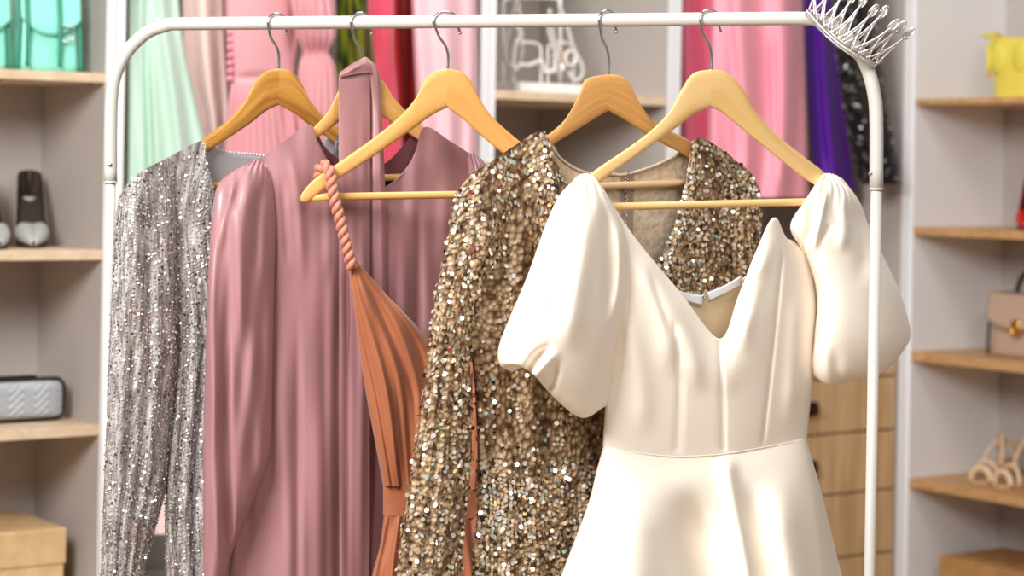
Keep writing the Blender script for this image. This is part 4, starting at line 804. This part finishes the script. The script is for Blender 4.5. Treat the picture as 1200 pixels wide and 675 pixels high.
def pump(base, deg, mat, label, heel=.085, Ln=.215, name='high_heel_shoe', group=None, inside='dark_insole'):
    """court shoe; toe points along deg"""
    a = math.radians(deg); fx = np.array((math.cos(a), math.sin(a), 0)); sx = np.array((-math.sin(a), math.cos(a), 0)); up = np.array((0, 0, 1.))
    t = thing(name, tuple(base), label, 'shoe', group)
    n, k = 26, 34; V = []; ins = []
    def prof(s):       # s 0 toe tip .. 1 back of heel
        bz = .006 if s < .33 else .006+heel*(3*((s-.33)/.67)**2-2*((s-.33)/.67)**3)
        wd = .037*math.sin(PI/2*min(1, s/.38))**.62 if s < .38 else .037-.011*((s-.38)/.62)
        if s > .90: wd *= math.sqrt(max(.003, 1-((s-.90)/.10)**2*.997))
        ht = .008+.040*min(1, s/.30)**.7 if s < .30 else .048-.006*math.sin(PI*min(1, (s-.30)/.4))+.030*max(0, (s-.5)/.5)**1.2
        phi = PI if s < .28 else PI*(1-.36*min(1, (s-.28)/.12)**.6)
        return bz, max(.0012, wd), ht, phi
    for i in range(k):
        s = (i/(k-1)); bz, wd, ht, phi = prof(max(.004, s)); x = (1-s)*Ln*(1 if s < .33 else 1)
        for q in range(n):
            b = (q/(n-1)*2-1)*phi; cx = math.sin(b); cz = (1-math.cos(b))/2
            cz = min(1, cz*1.05); sq = math.copysign(abs(cx)**.7, cx)
            V.append(base+fx*(x-Ln*.5)+sx*wd*sq+up*(bz+ht*cz))
        ins.append((x, wd, bz))
    o = MB().add(V, gfaces(k, n)).build('upper', mat, t, mats=[M[inside], mat]); sm = o.modifiers.new('Solidify', 'SOLIDIFY'); sm.thickness = .003; sm.offset = 1; sm.material_offset = SHOE
    V = []
    for x, wd, bz in ins[6:]:
        for y in np.linspace(-.86, .86, 7): V.append(base+fx*(x-Ln*.5)+sx*wd*y+up*(bz+.006+.004*abs(y)))
    MB().add(V, gfaces(len(ins)-6, 7)).build('insole', M[inside], t)
    hx = -Ln*.5+.018; MB().tube([base+fx*(hx-.006)+up*.001, base+fx*(hx-.004)+up*.03, base+fx*hx+up*(heel+.006)], [.0055, .006, .017], 12).build('heel', mat, t)
    m = MB(); V = []
    for x, wd, bz in ins: 
        for y in np.linspace(-.9, .9, 5): V.append(base+fx*(x-Ln*.5)+sx*wd*y+up*(bz-.003 if bz > .0065 else .002))
    o = m.add(V, gfaces(len(ins), 5)).build('sole', M[inside], t); sm = o.modifiers.new('Solidify', 'SOLIDIFY'); sm.thickness = .004; sm.offset = 1
    return t
def on_shelf(pl, px, py, e, z): return pl.loc(pl.to(px, py, -e)[0], z+.0005, -e)
pump(on_shelf(AW, 36, 285, .19, LZ[1]), -74, M['grey_leather'], 'grey pointed court shoe standing whole on the left shelf', group='grey court shoes', heel=.10, Ln=.20)
pump(on_shelf(AW, -14, 285, .15, LZ[1]), -62, M['grey_leather'], 'grey court shoe of which only the toe shows at the left edge', group='grey court shoes', heel=.10, Ln=.20)
# quilted clutch
cl = thing('clutch_bag', tuple(on_shelf(AW, 4, 486, .13, LZ[2])), 'pale grey quilted clutch bag with black edges on the left shelf', 'clutch bag')
cb = on_shelf(AW, 4, 486, .13, LZ[2])
def AX(pl, yaw=0):
    a = math.radians(pl.deg+yaw); return np.array(((math.cos(a), math.sin(a), 0), (-math.sin(a), math.cos(a), 0), (0, 0, 1.)))
ax = AX(AW, 0); n, k = 60, 30; V = []
for j in range(k):
    s = j/(k-1)
    for q in range(n):
        x = q/(n-1)*2-1; zz = s; ch_ = abs(((abs((x*2.2) % 1-.5)*1.1+zz*1.6)*3) % 1-.5)*2
        bul = (1-abs(x)**6)*(1-abs(2*zz-1)**6); V.append(cb+np.array((x*.125*(.985+.015*math.sin(PI*zz)), -.018-.012*bul-.008*ch_**.6*bul, .006+zz*.082)) @ ax)
MB().add(V, gfaces(k, n)).build('quilted_front', M['silver_leather'], cl)
MB().box(cb+np.array((0, 0, .046)) @ ax, (.131, .018, .046), ax, .012).build('body', M['black_leather'], cl)
MB().tube([cb+np.array((.127*math.copysign(abs(math.cos(b))**.25, math.cos(b)), -.020, .047+.042*math.copysign(abs(math.sin(b))**.3, math.sin(b)))) @ ax for b in np.linspace(0, 2*PI, 60)[:-1]], .004, 8, closed=True).build('piping', M['black_leather'], cl)
MB().box(cb+np.array((.01, -.004, .0945)) @ ax, (.06, .003, .003), ax, .001).build('zip', M['black_leather'], cl)
def carton(pl, base, w, d, h, mat, label, yaw=0, lid=.05):
    ax = AX(pl, yaw); t = thing('storage_box', tuple(base), label, 'box')
    MB().box(base+np.array((0, 0, (h-lid)/2)) @ ax, (w/2-.004, d/2-.004, (h-lid)/2), ax, .002).build('body', mat, t, smooth=False)
    MB().box(base+np.array((0, 0, h-lid/2)) @ ax, (w/2, d/2, lid/2), ax, .003).build('lid', mat, t, smooth=False); return t
carton(AW, AW.loc(AW.to(78, 640, -.06)[0]-.21, LZB+.0005, -.19), .42, .26, AW.to(40, 622, -.06)[1]-LZB, M['card'], 'kraft coloured lidded box at the bottom left', 0, .075)

# ------------------------------------------------------------------ things on the right shelves
YB = Plane(BW.p0-BW.n*.17, BW.deg); yz = RZ[0]
ya = YB.to(1172, 112)[0]
ybt = thing('bucket_bag', tuple(YB.loc(ya+.09, yz+.0005)), 'yellow ruffled leather bag on the top right shelf', 'handbag')
V = []; n, k = 56, 24; axB = AX(BW)
for j in range(k):
    s = j/(k-1); z = .0015+s*.175; hw = .085+.035*s**1.3; hd = .055*(1-.35*s)
    for q in range(n):
        b = 2*PI*q/n; ru_ = .006*s**2*math.sin(7*b+2)+.003*math.sin(5*b+6*s)*s
        x = math.copysign(abs(math.cos(b))**.6, math.cos(b))*(hw+ru_); y = math.copysign(abs(math.sin(b))**.7, math.sin(b))*(hd+ru_)
        V.append(YB.loc(ya+.09, yz+z+.010*s**3*math.cos(2*b))+np.array((x, y, 0)) @ axB)
o = MB().add(V, gfaces(k, n, True)+[tuple(range(n))[::-1]]).build('body', M['yellow_leather'], ybt); s_ = o.modifiers.new('Solidify', 'SOLIDIFY'); s_.thickness = .005; s_.offset = -1
for sx in (-.06, .02):
    m = MB(); m.ball(YB.loc(ya+.09+sx, yz+.112, .044), .030, 16, (1.0, .35, 1.45), axB); m.build('ruffle', M['yellow_leather'], ybt)
MB().box(YB.loc(ya-.035, yz+.178, 0), (.022, .018, .006), axB, .005).build('corner_tab', M['yellow_leather'], ybt)
MB().tube([YB.loc(ya+.002, yz+z, .05) for z in (.06, .10, .15)], .006, 8).build('strap', M['yellow_leather'], ybt)
pump(YB.loc(YB.to(1196, 264)[0]+.035, RZ[1]+.0005, .0), -112, M['red_leather'], 'glossy red high heel at the right edge', heel=.10, Ln=.20, inside='dark_red')
bag(BW, BW.to(1166, 415, -.14)[0]+.115, RZ[2]+.0005, .22, .165, .10, .15, M['taupe_leather'], M['dark_insole'], 'taupe structured handbag with dark trim on the right shelf', flap=.58, taper=.98, hw=.05)
def sandal(base, deg, label, mirror=1):
    a = math.radians(deg); fx = np.array((math.cos(a), math.sin(a), 0)); sx = np.array((-math.sin(a), math.cos(a), 0))*mirror; up = np.array((0, 0, 1.)); Ln = .21
    t = thing('strappy_sandal', tuple(base), label, 'shoe', 'beige sandals on the right shelf')
    V = []; k = 24; bz = lambda s: .010+.045*max(0, (s-.3)/.7)**1.5
    wd = lambda s: .038*math.sqrt(max(0, 1-((s-.33)/.34)**2)) if s < .33 else .038-.012*(s-.33)/.67-(.01*max(0, (s-.93)/.07))
    for i in range(k):
        s = .015+i/(k-1)*.97
        for y in np.linspace(-1, 1, 9): V.append(base+fx*(Ln*(.5-s))+sx*y*wd(s)+up*bz(s))
    o = MB().add(V, gfaces(k, 9)).build('sole', M['tan_leather'], t); q = o.modifiers.new('Solidify', 'SOLIDIFY'); q.thickness = .010; q.offset = -1 if mirror > 0 else 1
    def strap(s0, s1, h, r=.005, nm='strap'):
        q = [base+fx*(Ln*(.5-(s0+(s1-s0)*u)))+sx*(wd(s0)*.95*math.cos(PI*(1-u)))+up*(bz(s0)+h*math.sin(PI*u)) for u in np.linspace(0, 1, 20)]; MB().tube(q, r, 8).build(nm, M['beige_leather'], t)
    strap(.14, .14, .034, .009); strap(.26, .30, .050, .006); strap(.42, .88, .092, .0045); strap(.88, .42, .092, .0045)
    c = base+fx*(Ln*(.5-.86))+up*(bz(.86)+.058); MB().tube([c+.03*math.cos(b)*sx+fx*.034*math.sin(b) for b in np.linspace(0, 2*PI, 25)[:-1]], .004, 8, closed=True).build('ankle_strap', M['beige_leather'], t)
    MB().tube([base+fx*(-Ln*.5+.02)+up*.0005, base+fx*(-Ln*.5+.02)+up*(bz(.93)-.005)], [.011, .015], 12).build('heel', M['tan_leather'], t)
    return t
sb = on_shelf(BW, 1165, 560, .16, RZ[3]); sandal(sb, BW.deg-75, 'beige strappy sandal seen whole on the lower right shelf')
sandal(sb+BW.dir*.105+BW.n*.0, BW.deg-95, 'beige strappy sandal cut off by the right edge', -1)
carton(BW, BW.loc(BW.to(1100, 660, -.06)[0]+.20, RZB+.0005, -.19), .40, .26, BW.to(1105, 652, -.06)[1]-RZB, M['card_d'], 'brown lidded box on the lowest right shelf', 0, .06)

# ------------------------------------------------------------------ light
w = bpy.data.worlds.new('world'); SC.world = w; w.use_nodes = True
w.node_tree.nodes['Background'].inputs['Color'].default_value = (1, .97, .94, 1); w.node_tree.nodes['Background'].inputs['Strength'].default_value = .24
def area(name, loc, target, size, power, col=(1, 1, 1), size_y=None):
    l = bpy.data.lights.new(name, 'AREA'); l.energy = power; l.size = size; l.color = col
    if size_y: l.shape = 'RECTANGLE'; l.size_y = size_y
    o = bpy.data.objects.new(name, l); COL.objects.link(o); o.location = loc
    o.rotation_euler = (Vector(target)-Vector(loc)).to_track_quat('-Z', 'Y').to_euler(); return o
area('added_key', (-1.25, 1.05, 2.62), (.05, 3.1, 1.38), 1.1, 138, (1, .985, .965))  # unseen softbox added as key from upper left front; no window here
area('added_fill', (1.2, 1.0, 2.8), (.4, 3.4, 1.2), 1.0, 26, (1, .97, .93))  # weaker front fill added from the right, not a ceiling fixture
area('added_fill', (.3, 3.9, 3.2), (.6, 4.7, .6), 1.0, 34, (1, .98, .96))  # unseen overhead fill added to brighten shelf fronts and wardrobe garments
vs = SC.view_settings; vs.view_transform = 'Standard'; vs.look = 'None'; vs.exposure = 0; vs.gamma = 1; vs.use_curve_mapping = False
